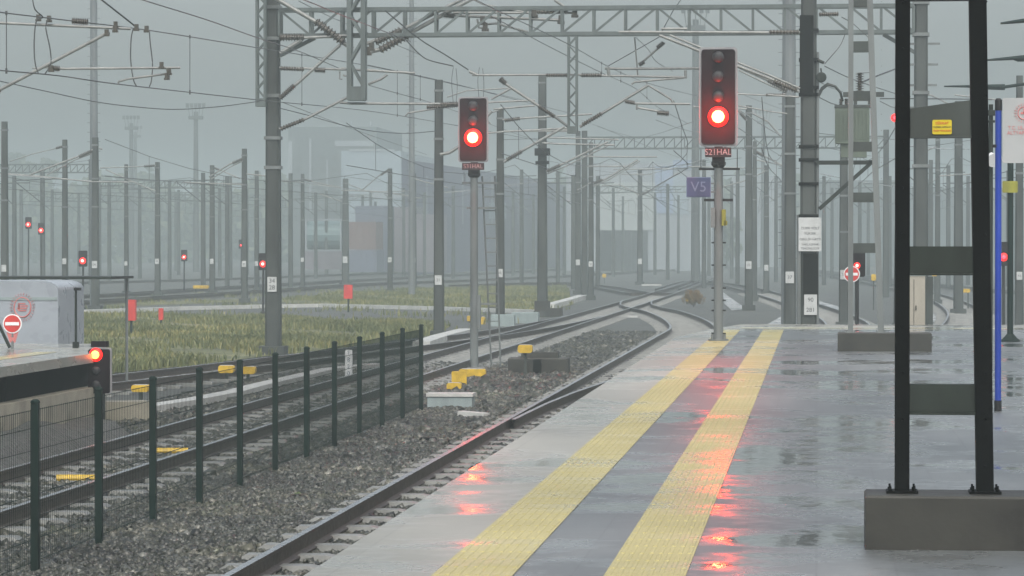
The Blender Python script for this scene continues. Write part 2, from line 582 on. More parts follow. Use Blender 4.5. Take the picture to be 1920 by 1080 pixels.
# ------------------------------------------------------------------ tracks
PROF = [(-.075, 0), (.075, 0), (.075, .015), (.012, .035), (.012, .135), (.036, .15), (.036, .178), (-.036, .178), (-.036, .15), (-.012, .135), (-.012, .035), (-.075, .015)]
def rail(path, off, z, parent):
    n = len(PROF)
    vs, fs, mi = [], [], []
    k = len(path)
    for i, p in enumerate(path):
        t = (path[min(i + 1, k - 1)] - path[max(i - 1, 0)]).normalized()
        nr = Vector((t.y, -t.x))
        for x, h in PROF:
            q = p + nr * (off + x)
            vs.append((q.x, q.y, z + h))
    for i in range(k - 1):
        for j in range(n):
            a, b = i * n + j, i * n + (j + 1) % n
            fs.append((a, b, b + n, a + n))
            mi.append(1 if j == 6 else 0)
    mb = MB()
    mb.v, mb.f, mb.mi = vs, fs, mi
    return mb.build('rail', [M['rail'], M['railtop']], parent)

sl = MB()
def sleeper_shape(mb, M4):
    prof = [(-1.25, .0), (-1.2, .03), (-0.45, .03), (-0.3, .0), (0.3, .0), (0.45, .03), (1.2, .03), (1.25, .0)]
    vs = []
    for x, h in prof:
        for y, zz in ((-.15, -.12), (-.11, h), (.11, h), (.15, -.12)):
            vs.append(M4 @ Vector((x, y, zz)))
    fs = [(0, 1, 2, 3), (31, 30, 29, 28)]
    for i in range(7):
        for j in range(4):
            a, b = i * 4 + j, i * 4 + (j + 1) % 4
            fs.append((b, a, a + 4, b + 4))
    mb.add(vs, fs)
sleeper_shape(sl, Matrix.Translation((0, 0, -0.005)))
SLM = bpy.data.meshes.new('sleeper')
SLM.from_pydata(sl.v, [], sl.f)
SLM.materials.append(M['sleeper'])

def track(label, pts, z=0.0, sleepers=None, step=1.5, single=100):
    path = smooth_path(pts, step)
    t = thing('railway_track', label, 'railway track', (path[0].x, path[0].y, 0), 'tracks of the station throat')
    for s in (-1, 1):
        rail(path, s * 0.7525, z, t)
    if sleepers:
        fine = smooth_path(pts, 0.1)
        acc, cnt = 0.3, 0
        rest = MB()
        for a, b in zip(fine, fine[1:]):
            acc += (b - a).length
            if acc >= 0.6:
                acc = 0
                if not (sleepers[0] <= b.y <= sleepers[1]):
                    continue
                d = (b - a).normalized()
                ang = math.atan2(-d.x, d.y)
                if cnt < single:
                    o = bpy.data.objects.new('sleeper', SLM)
                    COL.objects.link(o)
                    o.parent = t
                    o.location = (b.x - path[0].x, b.y - path[0].y, z)
                    o.rotation_euler.z = ang
                else:
                    sleeper_shape(rest, Matrix.Translation((b.x, b.y, z - 0.005)) @ Matrix.Rotation(ang, 4, 'Z'))
                cnt += 1
        if rest.v:
            o = rest.build('sleeper', M['sleeper'], t)
            o['kind'] = 'stuff'
    return t

def gp(*pp):
    """track points given where their rail tops show on the ground"""
    return [tuple(G(x, y, 0.178).xy) for x, y in pp]

X1, X2 = -4.08, -9.08
t1_ = track('track beside the tactile platform edge, curving left at its far end onto the neighbouring track',
      [(X1, 8), (X1, 40), (X1, 80), (X1, 98), (X1 - .04, 107), (-4.62, 116), (-5.36, 125), (-6.6, 137), (-7.75, 145), (-8.6, 153), (-9.15, 164)],
      0.004, (21, 150))
rail([Vector(p) for p in ((-4.74, 50), (-4.66, 55), (-4.5, 59.5), (-4.18, 65), (-3.8, 70), (-3.3, 75))], 0, 0.003, t1_).name = 'switch_blade'
track('long straight through track running behind the green mesh fence',
      [(X2, 20), (X2, 60), (X2, 100), (X2, 180), (-9.6, 250), (-10.6, 310), (-13.5, 400), (-24, 560)], 0.0, (28, 190))
track('oblique track joining the straight through track from the left, beyond the red ground signal',
      [(-17.6, 48), (-15.3, 60), (-13.4, 72.6), (-10.85, 94.7), (-10.1, 103), (-9.5, 114), (-9.15, 126)], -0.006, (48, 108))
track('misty yard track passing behind the wet meadow below the far masts', gp((-250, 588), (200, 562), (530, 542), (700, 531), (960, 521), (1160, 511), (1330, 499)), 0, None, 3)
track('misty yard track skirting the red post box, second track behind the meadow', gp((-250, 563), (186, 552), (366, 541), (600, 528), (900, 512), (1100, 502)), 0, None, 3)
track('farthest misty yard track at the foot of the container stacks', gp((-250, 536), (300, 525), (640, 514), (1000, 500)), 0, None, 4)
track('curved track leaving the through track on its left, below the lone mast with V arms', gp((860, 534), (1030, 529), (1120, 535), (1170, 543), (1215, 549), (1262, 543), (1330, 520)), -0.01, None, 2)
track('track branching right behind the platform end and the warning-sign mast', gp((1250, 541), (1300, 527), (1358, 532), (1400, 540), (1460, 556), (1530, 578), (1580, 600), (1600, 625)), 0.008, (90, 200), 1.5)
track('track seen between the two black platform posts, sweeping round beyond the platform end', gp((1480, 505), (1600, 522), (1700, 541), (1768, 560), (1806, 580), (1812, 600), (1790, 625)), 0, (90, 200), 1.5)
track('track crossing the far right background behind the blue pole', gp((1480, 500), (1640, 520), (1800, 538), (1990, 552)), 0.006, None, 3)

# concrete cable troughs
def trough(label, pp, w, h, mat='paleconcrete', z=-0.06):
    pts = [G(x, y, h) for x, y in pp]
    mb = MB()
    vs, fs = [], []
    for i, p in enumerate(pts):
        t = (pts[min(i + 1, len(pts) - 1)] - pts[max(i - 1, 0)]).xy.normalized()
        n = Vector((t.y, -t.x))
        for s, zz in ((-w, z), (-w, h), (w, h), (w, z)):
            vs.append((p.x + n.x * s / 2, p.y + n.y * s / 2, zz))
    for i in range(len(pts) - 1):
        for j in range(4):
            a, b = i * 4 + j, i * 4 + (j + 1) % 4
            fs.append((a, a + 4, b + 4, b))
    fs += [(3, 2, 1, 0), tuple((len(pts) - 1) * 4 + j for j in range(4))]
    mb.add(vs, fs)
    p = pts[0]
    return tag(mb.build('cable_trough', M[mat], None, (p.x, p.y, 0)), label, 'cable trough', 'concrete cable troughs')
trough('pale concrete cable trough across the meadow behind the tall portal mast', [(157, 581), (330, 575), (500, 571), (600, 569.5), (813, 574.5), (1010, 581)], 0.35, 0.12)
trough('pale concrete trough lid running beside the through track left of the fence', [(150, 778), (298, 757), (364, 747), (438, 733), (478, 722), (620, 690), (705, 681)], 0.38, 0.1)
trough('short pale trough leading up to the mast left of the first tall signal', [(790, 640), (826, 628), (875, 616)], 0.5, 0.18)
trough('short pale trough at the foot of the thick dark mast', [(1030, 570), (1060, 562), (1092, 553)], 0.5, 0.2)
trough('pale slab between the rails of the crossing, right of the straight track', [(1155, 592), (1196, 592)], 0.7, 0.02)
trough('pale slab across the far crossing under the slim mast', [(1203, 533), (1240, 533)], 1.0, 0.06)
trough('low worn concrete kerb beside the red ground signal', [(186, 752), (240, 752), (280, 751)], 0.5, 0.3, 'oldconcrete')

# ------------------------------------------------------------------ stones and grass
def scatter(zones, name, mat, z0=-0.055):
    base = np.array([(-1, -1, -1), (1, -1, -1), (1, 1, -1), (-1, 1, -1), (-1, -1, 1), (1, -1, 1), (1, 1, 1), (-1, 1, 1)], float) * 0.5
    faces = np.array([(3, 2, 1, 0), (4, 5, 6, 7), (0, 1, 5, 4), (1, 2, 6, 5), (2, 3, 7, 6), (3, 0, 4, 7)])
    P, S = [], []
    for x0, x1, y0, y1, dens, size, z0 in zones:
        n = int((x1 - x0) * (y1 - y0) * dens)
        P.append(np.stack([rng.uniform(x0, x1, n), rng.uniform(y0, y1, n), rng.uniform(z0, z0 + .035, n)], 1))
        S.append(size * rng.lognormal(0, 0.3, n))
    P = np.concatenate(P)
    S = np.concatenate(S)
    n = len(P)
    V = base[None] * rng.uniform(0.6, 1.25, (n, 8, 3))
    q = rng.normal(size=(n, 4))
    q /= np.linalg.norm(q, axis=1)[:, None]
    w, x, y, z = q.T
    Rm = np.stack([1 - 2 * (y * y + z * z), 2 * (x * y - z * w), 2 * (x * z + y * w),
                   2 * (x * y + z * w), 1 - 2 * (x * x + z * z), 2 * (y * z - x * w),
                   2 * (x * z - y * w), 2 * (y * z + x * w), 1 - 2 * (x * x + y * y)], 1).reshape(n, 3, 3)
    V = np.einsum('nij,nkj->nki', Rm, V) * S[:, None, None] + P[:, None, :]
    Fc = (faces[None] + (np.arange(n) * 8)[:, None, None]).reshape(-1)
    me = bpy.data.meshes.new(name)
    me.vertices.add(n * 8)
    me.vertices.foreach_set('co', V.astype(np.float32).reshape(-1))
    me.loops.add(len(Fc))
    me.loops.foreach_set('vertex_index', Fc.astype(np.int32))
    me.polygons.add(n * 6)
    me.polygons.foreach_set('loop_start', np.arange(0, n * 24, 4, dtype=np.int32))
    me.update(calc_edges=True)
    me.materials.append(mat)
    o = bpy.data.objects.new(name, me)
    COL.objects.link(o)
    o['kind'] = 'stuff'
    o['label'] = 'wet grey brown ballast stones around the rails'
    o['category'] = 'ballast'
    return o
scatter([(-7.7, -5.5, 22, 40, 620, .038, -.05), (-7.7, -5.5, 40, 62, 320, .048, -.05), (-7.7, -5.4, 62, 110, 100, .07, -.055), (-5.5, -4.75, 20, 46, 420, .038, -.05), (-5.4, -4.8, 46, 110, 130, .05, -.055),
         (-4.75, -3.0, 20, 42, 420, .038, -.055), (-4.75, -3.2, 42, 75, 160, .05, -.06),
         (-7.9, -7.7, 28, 60, 300, .042, -.055), (-10.98, -7.9, 28, 48, 330, .042, -.055), (-12.5, -10.3, 48, 80, 130, .055, -.055), (-10.3, -7.7, 48, 80, 170, .05, -.06)], 'ballast_stones', M['stone'])

def inside(poly, x, y):
    c = np.zeros(len(x), bool)
    n = len(poly)
    for i in range(n):
        x1, y1 = poly[i]
        x2, y2 = poly[(i + 1) % n]
        k = ((y1 > y) != (y2 > y)) & (x < (x2 - x1) * (y - y1) / (y2 - y1 + 1e-12) + x1)
        c ^= k
    return c
def grass(poly, n, hmin, hmax, name='grass'):
    gate = 0.2 if name == 'grass' else 0.9
    pl = [tuple(G(a, b).xy) for a, b in poly]
    xs = [p[0] for p in pl]
    ys = [p[1] for p in pl]
    x = rng.uniform(min(xs), max(xs), n)
    y = rng.uniform(min(ys), max(ys), n)
    clump = np.sin(x * .55 + 1.3) * np.sin(y * .31) + np.sin(x * 1.7 + y * .6) * .5 + rng.normal(0, .5, n)
    k = inside(pl, x, y) & (clump > gate)
    x, y, clump = x[k], y[k], clump[k]
    n = len(x)
    h = rng.uniform(hmin, hmax, n) * (1 + 0.35 * np.clip(clump, -1, 1.5))
    a = rng.uniform(0, 6.28, n)
    w = rng.uniform(.012, .03, n)
    lx, ly = rng.normal(0, .35, n) * h, rng.normal(0, .35, n) * h
    V = np.zeros((n, 5, 3))
    ca, sa = np.cos(a) * w, np.sin(a) * w
    V[:, 0] = np.stack([x - ca, y - sa, np.full(n, -.05)], 1)
    V[:, 1] = np.stack([x + ca, y + sa, np.full(n, -.05)], 1)
    V[:, 2] = np.stack([x + ca * .8 + lx * .35, y + sa * .8 + ly * .35, h * .6], 1)
    V[:, 3] = np.stack([x - ca * .8 + lx * .35, y - sa * .8 + ly * .35, h * .6], 1)
    V[:, 4] = np.stack([x + lx, y + ly, h], 1)
    idx = np.arange(n)[:, None] * 5
    L = np.concatenate([idx + np.array([0, 1, 2, 3]), idx + np.array([3, 2, 4])], 1).reshape(-1)
    st = (np.arange(n)[:, None] * 7 + np.array([0, 4])).reshape(-1)
    me = bpy.data.meshes.new(name)
    me.vertices.add(n * 5)
    me.vertices.foreach_set('co', V.astype(np.float32).reshape(-1))
    me.loops.add(len(L))
    me.loops.foreach_set('vertex_index', L.astype(np.int32))
    me.polygons.add(n * 2)
    me.polygons.foreach_set('loop_start', st.astype(np.int32))
    me.update(calc_edges=True)
    me.materials.append(M['grass'])
    o = bpy.data.objects.new(name, me)
    COL.objects.link(o)
    o['kind'] = 'stuff'
    return o
grass(fields[0], 230000, .05, .19)
grass(fields[1], 70000, .05, .16)

weed_poly = [(100, 722), (480, 684), (830, 641), (1000, 602), (1078, 577), (1066, 534), (500, 543), (140, 568)]
grass(weed_poly, 60000, .05, .16, 'weeds')

# ------------------------------------------------------------------ fence
FX = -6.95
fpos = [28.05 + 2.55 * (i - 1) for i in range(-2, 13)]
fence = thing('mesh_fence', 'dark green welded mesh fence on slim posts between the two near tracks', 'fence', (FX, fpos[0], 0))
fz = 1.49
for i, y in enumerate(fpos):
    mb = MB()
    mb.span((FX - .033, y - .033, -.06), (FX + .033, y + .033, fz))
    mb.lathe((FX, y, fz), (0, 0, 1), [(0, .045), (.02, .042), (.035, .02)], 8)
    mb.build('post', M['fence'], fence)
for y0, y1 in zip(fpos, fpos[1:]):
    mb = MB()
    xx = FX - .036
    for y in np.arange(y0 + .04, y1 - .03, .075):
        mb.bar((xx, y, .04), (xx, y, fz - .06), .0036 if y0 < 40 else .0058)
    for zz in (.06, .26, .46, .66, .86, 1.06, 1.26, 1.42):
        mb.bar((xx - .005, y0, zz), (xx - .005, y1, zz), .006)
    mb.build('mesh_panel', M['fence'], fence)

# ------------------------------------------------------------------ catenary parts
def insul(mb, a, b, r=.05, n=9, rr=.035):
    """ribbed insulator between a and b"""
    a, b = Vector(a), Vector(b)
    L = (b - a).length
    prof = [(0, r * .7)]
    for i in range(n):
        t = L * (i + .5) / n
        prof += [(t - L * .3 / n, rr), (t - L * .06 / n, r), (t + L * .06 / n, r), (t + L * .3 / n, rr)]
    prof.append((L, r * .7))
    mb.lathe(a, b - a, prof, 10)

def cantilever(parent, D, tubes, ins=(), name='cantilever', r=None):
    """tubes: pixel polylines (with a radius in px after them), seen at depth D"""
    mb = MB()
    for t in tubes:
        pts, rp = t
        mb.tube([at(x, y, D) for x, y in pts], rp * .8 * D / F, 8)
    o = mb.build(name, M['tube'], parent, smooth=False)
    for (a, b, rp) in ins:
        mi = MB()
        insul(mi, at(*a, D), at(*b, D), rp * D / F, 9, rp * .62 * D / F)
        mi.build('insulator', M['insulator'], o)
    return o

def clampbits(parent, D, spots, s):
    for x, y in spots:
        mb = MB()
        mb.box(at(x, y, D), (s * D / F, s * D / F, s * 1.6 * D / F))
        mb.box(at(x, y + s * .7, D), (s * 1.5 * D / F, s * .8 * D / F, s * .6 * D / F))
        mb.build('clamp', M['insulator'], parent)

def concrete_pole(mb, base, top, w0, w1):
    """tapered square concrete mast with chamfered corners"""
    vs = []
    for z, w in ((base.z, w0), (top.z, w1)):
        c = w * .16
        h = w / 2
        for x, y in ((-h + c, -h), (h - c, -h), (h, -h + c), (h, h - c), (h - c, h), (-h + c, h), (-h, h - c), (-h, -h + c)):
            px, py = (base.x, base.y) if z == base.z else (top.x, top.y)
            vs.append((px + x, py + y, z))
    fs = [tuple(range(7, -1, -1)), tuple(range(8, 16))] + [(i, (i + 1) % 8, (i + 1) % 8 + 8, i + 8) for i in range(8)]
    mb.add(vs, fs)

def mast(label, px, ytop, D, w=.34, plate=None, txt=None, group='catenary masts', taper=.8, foot=True, platepx=None, cap=False, hw=None):
    base = GD(px, D, -.06)
    zt = CAMZ + (464 - ytop) * D / F
    t = thing('catenary_mast', label, 'mast', (base.x, base.y, 0), group)
    mb = MB()
    concrete_pole(mb, base, Vector((base.x, base.y, zt)), w * 1.08, w * taper)
    if foot:
        mb.box((base.x, base.y, .05), (w * 1.7, w * 1.7, .3))
    mb.build('pole', M['concrete'], t)
    for z in (zt - .35, zt - 1.9, zt - 3.2):
        if z > 2.5:
            ww = w * (taper + (1.08 - taper) * (zt - z) / zt) + .03
            MB().box((base.x, base.y, z), (ww, ww, .07)).build('collar', M['steel'], t)
    if plate is not None:
        z = CAMZ - (plate - 464) * D / F
        x = base.x + ((platepx - px) * D / F if platepx else 0)
        pw, ph = w * .72, w * 1.0
        y = base.y - w * .62
        mb = MB()
        mb.rrect((x, y, z), pw, ph, .012, .01)
        p = mb.build('number_plate', M['plate'], t)
        if txt:
            text(txt, ph * .42, (x, y - .008, z), M['ink'], p)
    return t, base, zt

mast_n = {}
# (key, label, px, ytop, D, width, plate y, text)
rows = [
    ('a9', 'concrete mast at the left border, above the white cabin roof', 9, 228, 130, .28, 503, None),
    ('a122', 'concrete mast with a thin arm, above the end of the thin canopy roof', 122, 262, 152, .27, 490, None),
    ('a178', 'dark concrete mast directly in front of the pale lighting mast on the left', 179, 258, 148, .33, 496, '36'),
    ('a237', 'hazy mast right behind the red box on a post', 237, 308, 197, .26, 494, None),
    ('a295', 'concrete mast with an arm to its left at the top, above the red post box', 295.5, 304, 192, .32, 490, '40'),
    ('a398', 'mid distance concrete mast beside the small red lamp, double arm up to the right', 398, 310, 199, .32, 490, None),
    ('a458', 'taller concrete mast with two slack struts reaching left, left of the portal mast', 458.5, 279, 168, .31, 495, '44'),
    ('a481', 'slim hazy mast squeezed between the taller strutted mast and the portal mast', 481.5, 320, 213, .30, 494, None),
    ('a568', 'hazy mast in front of the teal tank container', 567.5, 326, 222, .28, 487, None),
    ('a645', 'hazy thick mast in front of the red container', 648, 335, 245, .5, 487, None),
    ('a731', 'concrete mast with a strut to its left, in front of the blue container stack', 731.5, 316, 207, .32, 487, '48'),
    ('a776', 'hazy mast at the foot of the tall thin lighting pole', 776, 325, 221, .36, 488, None),
    ('a823', 'thick dark concrete mast just left of the first tall red signal', 823, 150, 103, .31, 525, '31'),
    ('a938', 'dark concrete mast just right of the first tall red signal, behind its ladder', 938, 205, 121, .31, 512, '33'),
    ('a1017', 'tall dark concrete mast on a broad footing, right of the ladder', 1017, 140, 135, .40, None, None),
    ('a1084', 'long concrete mast under the lattice hanger in the middle of the gantry', 1084, 246, 200, .36, 492, None),
    ('a1108', 'concrete mast with twin raised struts to the right, right of the lattice hanger', 1108, 267, 178, .30, 495, '52'),
    ('a1200', 'lone mast with two arms in a V, left of the second tall signal', 1200, 318, 250, .42, 490, None),
    ('a1405', 'concrete mast just right of the second tall red signal', 1404, 198, 149, .36, 497, '35'),
    ('a1414', 'hazy mast half hidden behind the mast right of the second tall signal', 1415, 265, 175, .27, None, None),
    ('a1437', 'slim hazy mast between the second tall signal and the warning-sign mast', 1437, 310, 200, .36, 502, None),
    ('a1480', 'concrete mast touching the left side of the warning-sign mast, pale lighting pole behind it', 1481, 180, 105, .38, 520, '37'),
    ('a1583', 'concrete mast behind the transformer, partly covered by the round no-entry sign', 1582, 268, 115, .34, 515, '39'),
    ('a1757', 'hazy mast seen between the two near black posts, left one', 1758, 250, 165, .28, None, None),
    ('a1800', 'hazy mast seen between the two near black posts, right one with a knobbed top', 1797, 190, 140, .40, None, None),
    ('a1912', 'concrete mast behind the right edge of the white sign board', 1911, 142, 105, .26, 517, '41'),
]
for key, label, px, yt, D, w, pl, tx in rows:
    mast_n[key] = mast(label, px, yt, D, w, pl, tx, platepx=(px + 2 if key == 'a512' else None))

def T(key):
    return mast_n[key][0]
# broad footing of the dark mast
b = mast_n['a1017'][1]
mb = MB()
mb.box((b.x, b.y, .28), (.62, .62, .7))
mb.box((b.x + .5, b.y - .05, .12), (.7, .5, .4))
mb.build('footing', M['block'], T('a1017'))
mb = MB()
bb = at(1017, 285, 134.6)
mb.box(bb, (.62, .5, .3))
mb.box(at(1017, 305, 134.6), (.55, .46, .12))
mb.build('clamp_box', M['post'], T('a1017'))

cantilever(T('a823'), 102.6, [([(825, 290), (843, 286), (862, 274), (922, 208)], 4), ([(823, 197), (880, 194), (960, 190), (1003, 188)], 2.2), ([(925, 205), (1003, 198)], 2), ([(838, 182), (875, 170), (960, 165)], 1.6)],
           [((826, 199), (862, 196), 6)])
cantilever(T('a938'), 120.6, [([(945, 304), (962, 292), (1058, 238)], 3.4), ([(942, 225), (990, 221), (1110, 214)], 2.2), ([(905, 250), (960, 246), (1066, 240)], 2), ([(945, 246), (1085, 246)], 1.8), ([(920, 232), (905, 218), (938, 205)], 1.8)],
           [((950, 300), (978, 284), 5), ((946, 226), (975, 222), 4.5)])
cantilever(T('a1017'), 134.4, [([(1024, 322), (1058, 306), (1140, 266)], 2.6), ([(1026, 326), (1060, 312), (1146, 270)], 1.6), ([(1016, 268), (1050, 270), (1152, 272)], 2), ([(1020, 258), (1160, 262)], 1.8), ([(1010, 244), (1065, 243)], 1.8)],
           [((1026, 321), (1050, 310), 4.5)])
cantilever(T('a1108'), 177.6, [([(1112, 345), (1135, 336), (1196, 300)], 2.2), ([(1112, 349), (1140, 338), (1200, 302)], 1.4), ([(1090, 293), (1130, 294), (1232, 294)], 1.8), ([(1100, 312), (1185, 312)], 1.6), ([(1108, 342), (1092, 352), (1082, 356)], 1.3)],
           [((1113, 344), (1130, 337), 3.6)])
cantilever(T('a1200'), 249.6, [([(1202, 366), (1218, 358), (1272, 324)], 1.6), ([(1198, 366), (1186, 358), (1160, 346)], 1.6), ([(1150, 318), (1290, 316)], 1.5), ([(1165, 327), (1222, 327)], 1.4), ([(1160, 347), (1128, 348)], 1.2)],
           [((1203, 365), (1216, 359), 3)])
cantilever(T('a178'), 147.6, [([(174, 281), (150, 292), (58, 327)], 2.2), ([(172, 288), (140, 300), (88, 328)], 1.5), ([(0, 325), (60, 329), (172, 341), (240, 341)], 1.6), ([(186, 278), (192, 280)], 2)],
           [((172, 283), (148, 294), 4)])
cantilever(T('a122'), 151.6, [([(118, 275), (60, 289), (18, 303)], 1.2)], [((117, 275), (105, 278), 3)])
cantilever(T('a295'), 191.6, [([(292, 311), (270, 312), (188, 315)], 1.4), ([(291, 358), (270, 350), (198, 318)], 1.4), ([(190, 341), (250, 341)], 1.2)], [((290, 310.5), (270, 312), 2.8)])
cantilever(T('a458'), 167.6, [([(455, 298), (430, 308), (392, 332)], 1.8), ([(455, 302), (430, 314), (396, 336)], 1.3), ([(345, 342), (455, 346)], 1.4), ([(462, 326), (500, 330)], 1.5)], [((455, 298), (436, 306), 3.6)])
cantilever(T('a398'), 198.6, [([(402, 315), (420, 322), (450, 335)], 1.3), ([(350, 343), (396, 344)], 1.4)], [((402, 315), (414, 320), 2.6)])
cantilever(T('a568'), 221.6, [([(571, 337), (600, 344), (640, 352)], 1.2), ([(530, 340), (568, 342)], 1.2)], [((571, 337), (584, 340), 2.4)])
cantilever(T('a731'), 206.6, [([(728, 319), (710, 330), (677, 358)], 1.5), ([(640, 357), (728, 360)], 1.2), ([(736, 362), (790, 372)], 1.1)], [((728, 319), (714, 328), 3)])
cantilever(T('a776'), 220.6, [([(779, 336), (800, 342), (840, 352)], 1.2), ([(700, 360), (774, 358)], 1.1)])
cantilever(T('a645'), 244.5, [([(654, 346), (680, 356), (700, 362)], 1.2), ([(590, 346), (640, 352)], 1.2), ([(600, 364), (640, 378)], 1.2)])
cantilever(T('a1405'), 148.6, [([(1400, 226), (1385, 208), (1340, 190)], 2.4), ([(1410, 212), (1440, 228), (1478, 272)], 2.2), ([(1300, 200), (1400, 204)], 2)], [((1399, 224), (1388, 212), 4)])
cantilever(T('a1414'), 174.6, [([(1418, 285), (1440, 296), (1480, 318)], 2.0), ([(1418, 300), (1470, 310)], 1.4)], [((1418, 285), (1432, 292), 4)])
cantilever(T('a1437'), 199.6, [([(1434, 322), (1400, 338), (1350, 352)], 1.4), ([(1290, 312), (1434, 316)], 1.3)])
cantilever(T('a1480'), 104.6, [([(1474, 168), (1444, 152), (1382, 124)], 3.4), ([(1476, 174), (1444, 160), (1386, 132)], 2), ([(1474, 176), (1440, 179), (1384, 176)], 1.8), ([(1476, 213), (1450, 210), (1384, 198)], 1.6)],
           [((1476, 170), (1440, 151), 5), ((1474, 178), (1436, 178), 3.5)])
cantilever(T('a1800'), 139.6, [([(1793, 202), (1745, 178), (1720, 180)], 2), ([(1800, 258), (1710, 258)], 1.6), ([(1803, 240), (1830, 250)], 2)])
cantilever(T('a1757'), 164.6, [([(1755, 275), (1720, 290)], 1.6), ([(1760, 330), (1830, 326)], 1.4)])
cantilever(T('a1912'), 104.6, [([(1906, 190), (1850, 185), (1790, 178)], 1.6)])

# mast out of the frame on the left, its cantilever reaching in
tL, bL, zL = mast('concrete mast beyond the left border whose long cantilever reaches in at the upper left', -70, -60, 55, .34, None, None)
cl = cantilever(tL, 54.6, [([(-66, 205), (0, 168), (205, 60)], 4.2), ([(-66, 40), (0, 43), (245, 54)], 3.4), ([(90, 127), (120, 129), (338, 127)], 3), ([(222, 153), (240, 148), (315, 138)], 2.6),
                           ([(222, 153), (222, 157)], 2.2), ([(313, 128), (317, 146)], 3), ([(60, 328 - 200), (90, 127)], 1.5)],
                [((-66, 205), (0, 168), 7), ((90, 127), (112, 129), 6), ((135, 39), (165, 41), 7)])
clampbits(cl, 54.5, [(217, 46), (200, 61), (303, 122), (317, 134), (313, 143), (216, 54), (96, 128), (256, 51), (275, 54), (72, 33), (92, 35)], 7)

# ------------------------------------------------------------------ the portal gantry
DG = 87.0
A = GD(512.5, DG, -.06)
YG = A.y
XR = 2.82
gan = thing('portal_gantry', 'long grey lattice portal gantry spanning the tracks on two tall masts', 'gantry', (A.x, A.y, 0), 'lattice portal gantries')
def gx(px):
    """x on the gantry's plane seen in column px"""
    d = fwd + rgt * ((px - 960) / F)
    return d.x / d.y * YG
XR = gx(1726)
zb, zt_ = CAMZ + (464 - 68) * DG / F, CAMZ + (464 - 20) * DG / F
for x, w in ((A.x, .42), (XR, .40)):
    mb = MB()
    concrete_pole(mb, Vector((x, YG, -.06)), Vector((x, YG, 11.2)), w, .34)
    mb.box((x, YG, .05), (.7, .7, .3))
    o = mb.build('mast', M['concrete'], gan)
    for z in (5.05, 5.85, 7.0, 8.55, 9.4):
        MB().box((x, YG, z), (.44, .44, .09)).build('collar', M['steel'], o)
    if x == A.x:
        z = CAMZ - (533 - 464) * DG / F
        mb = MB()
        mb.rrect((x, YG - .225, z), .25, .40, .012, .01)
        p = mb.build('number_plate', M['plate'], o)
        text('34', .17, (x, YG - .234, z + .09), M['ink'], p)
        text('28', .17, (x, YG - .234, z - .09), M['ink'], p)
    else:
        for z, l in ((8.3, .5), (7.75, .45), (7.2, .42), (6.6, .35)):
            MB().bar((x - .3, YG - .1, z), (x + l, YG - .1, z), .06).build('bracket', M['steel'], o)
mb = MB()
x0, x1 = A.x + .2, XR - .2
for dy in (-.22, .22):
    for z in (zb, zt_):
        mb.bar((x0, YG + dy, z), (x1, YG + dy, z), .10)
n = 20
xs = [x0 + (x1 - x0) * i / n for i in range(n + 1)]
for i, x in enumerate(xs):
    for dy in (-.22, .22):
        mb.bar((x, YG + dy, zb), (x, YG + dy, zt_), .065)
    if i < n:
        a, b = (zb, zt_) if (i < n * .56 and i > 0) else (zt_, zb)
        mb.bar((x, YG - .215, a), (xs[i + 1], YG - .215, b), .06)
mb.build('beam', M['truss'], gan)
MB().bar((A.x + .15, YG, zb - .55), (A.x + 1.15, YG, zb - .06), .1).build('knee_brace', M['truss'], gan)
MB().bar((XR - .15, YG, zb - .55), (XR - 1.0, YG, zb - .06), .1).build('knee_brace', M['truss'], gan)

def hanger(px0, px1, ytop, ybot, leg, plate, parent, dz=.26, steps=7):
    xa, xb = gx(px0), gx(px1)
    za, zbm = CAMZ + (464 - ybot) * DG / F, CAMZ + (464 - ytop) * DG / F
    mb = MB()
    yy = YG - .33
    for x in (xa, xb):
        for d in (0, dz):
            mb.bar((x, yy - d, za), (x, yy - d, zbm), leg)
    for i in range(steps):
        z0 = za + plate + (zbm - za - plate) * i / steps
        z1 = za + plate + (zbm - za - plate) * (i + 1) / steps
        p, q = (xa, xb) if i % 2 else (xb, xa)
        for d in (0, dz):
            mb.bar((p, yy - d, z0), (q, yy - d, z1), leg * .55)
    o = mb.build('drop_post', M['truss'], parent)
    mb = MB()
    mb.span((xa - .03, yy - dz - .055, za - .02), (xb + .03, yy + .05, za + plate))
    mb.build('base_plate', M['truss'], o)
    return o
h1 = hanger(661, 687, -60, 190, .125, .36, gan, steps=5)
h2 = hanger(1068.5, 1083.5, 74, 252, .06, .17, gan, .2, 10)
h3 = hanger(488, 503, -60, 200, .06, .2, gan, .2, 14)
DH = DG - .55
cantilever(gan, DH, [([(690, 98), (715, 92), (905, -14)], 5), ([(688, 82), (770, 48), (925, -32)], 4.2), ([(836, 28), (870, 30), (1055, 38)], 3.4), ([(850, 24), (1078, 24)], 2.8), ([(905, 46), (930, 44), (990, 60)], 2.6), ([(895, 36), (898, 52), (910, 52)], 2.6),
                     ([(870, -10), (905, 8), (1002, 26)], 1.8), ([(1040, 0), (1060, 14), (1064, 26)], 3.5)],
           [((712, 94), (772, 62), 9), ((704, 80), (752, 56), 8), ((832, 28), (852, 30), 7), ((1000, 22), (1060, 22), 5)])
clampbits(gan, DH, [(697, 88), (690, 95), (1002, 24), (905, 38), (910, 50), (1052, 36), (1078, 24)], 9)
cantilever(gan, DH, [([(505, -10), (522, 0), (590, 40), (640, 78), (662, 92)], 5), ([(525, 70), (570, 71), (662, 66)], 3.4), ([(525, 100), (565, 75)], 5)],
           [((592, 40), (645, 80), 9), ((524, 70), (570, 70), 8)])
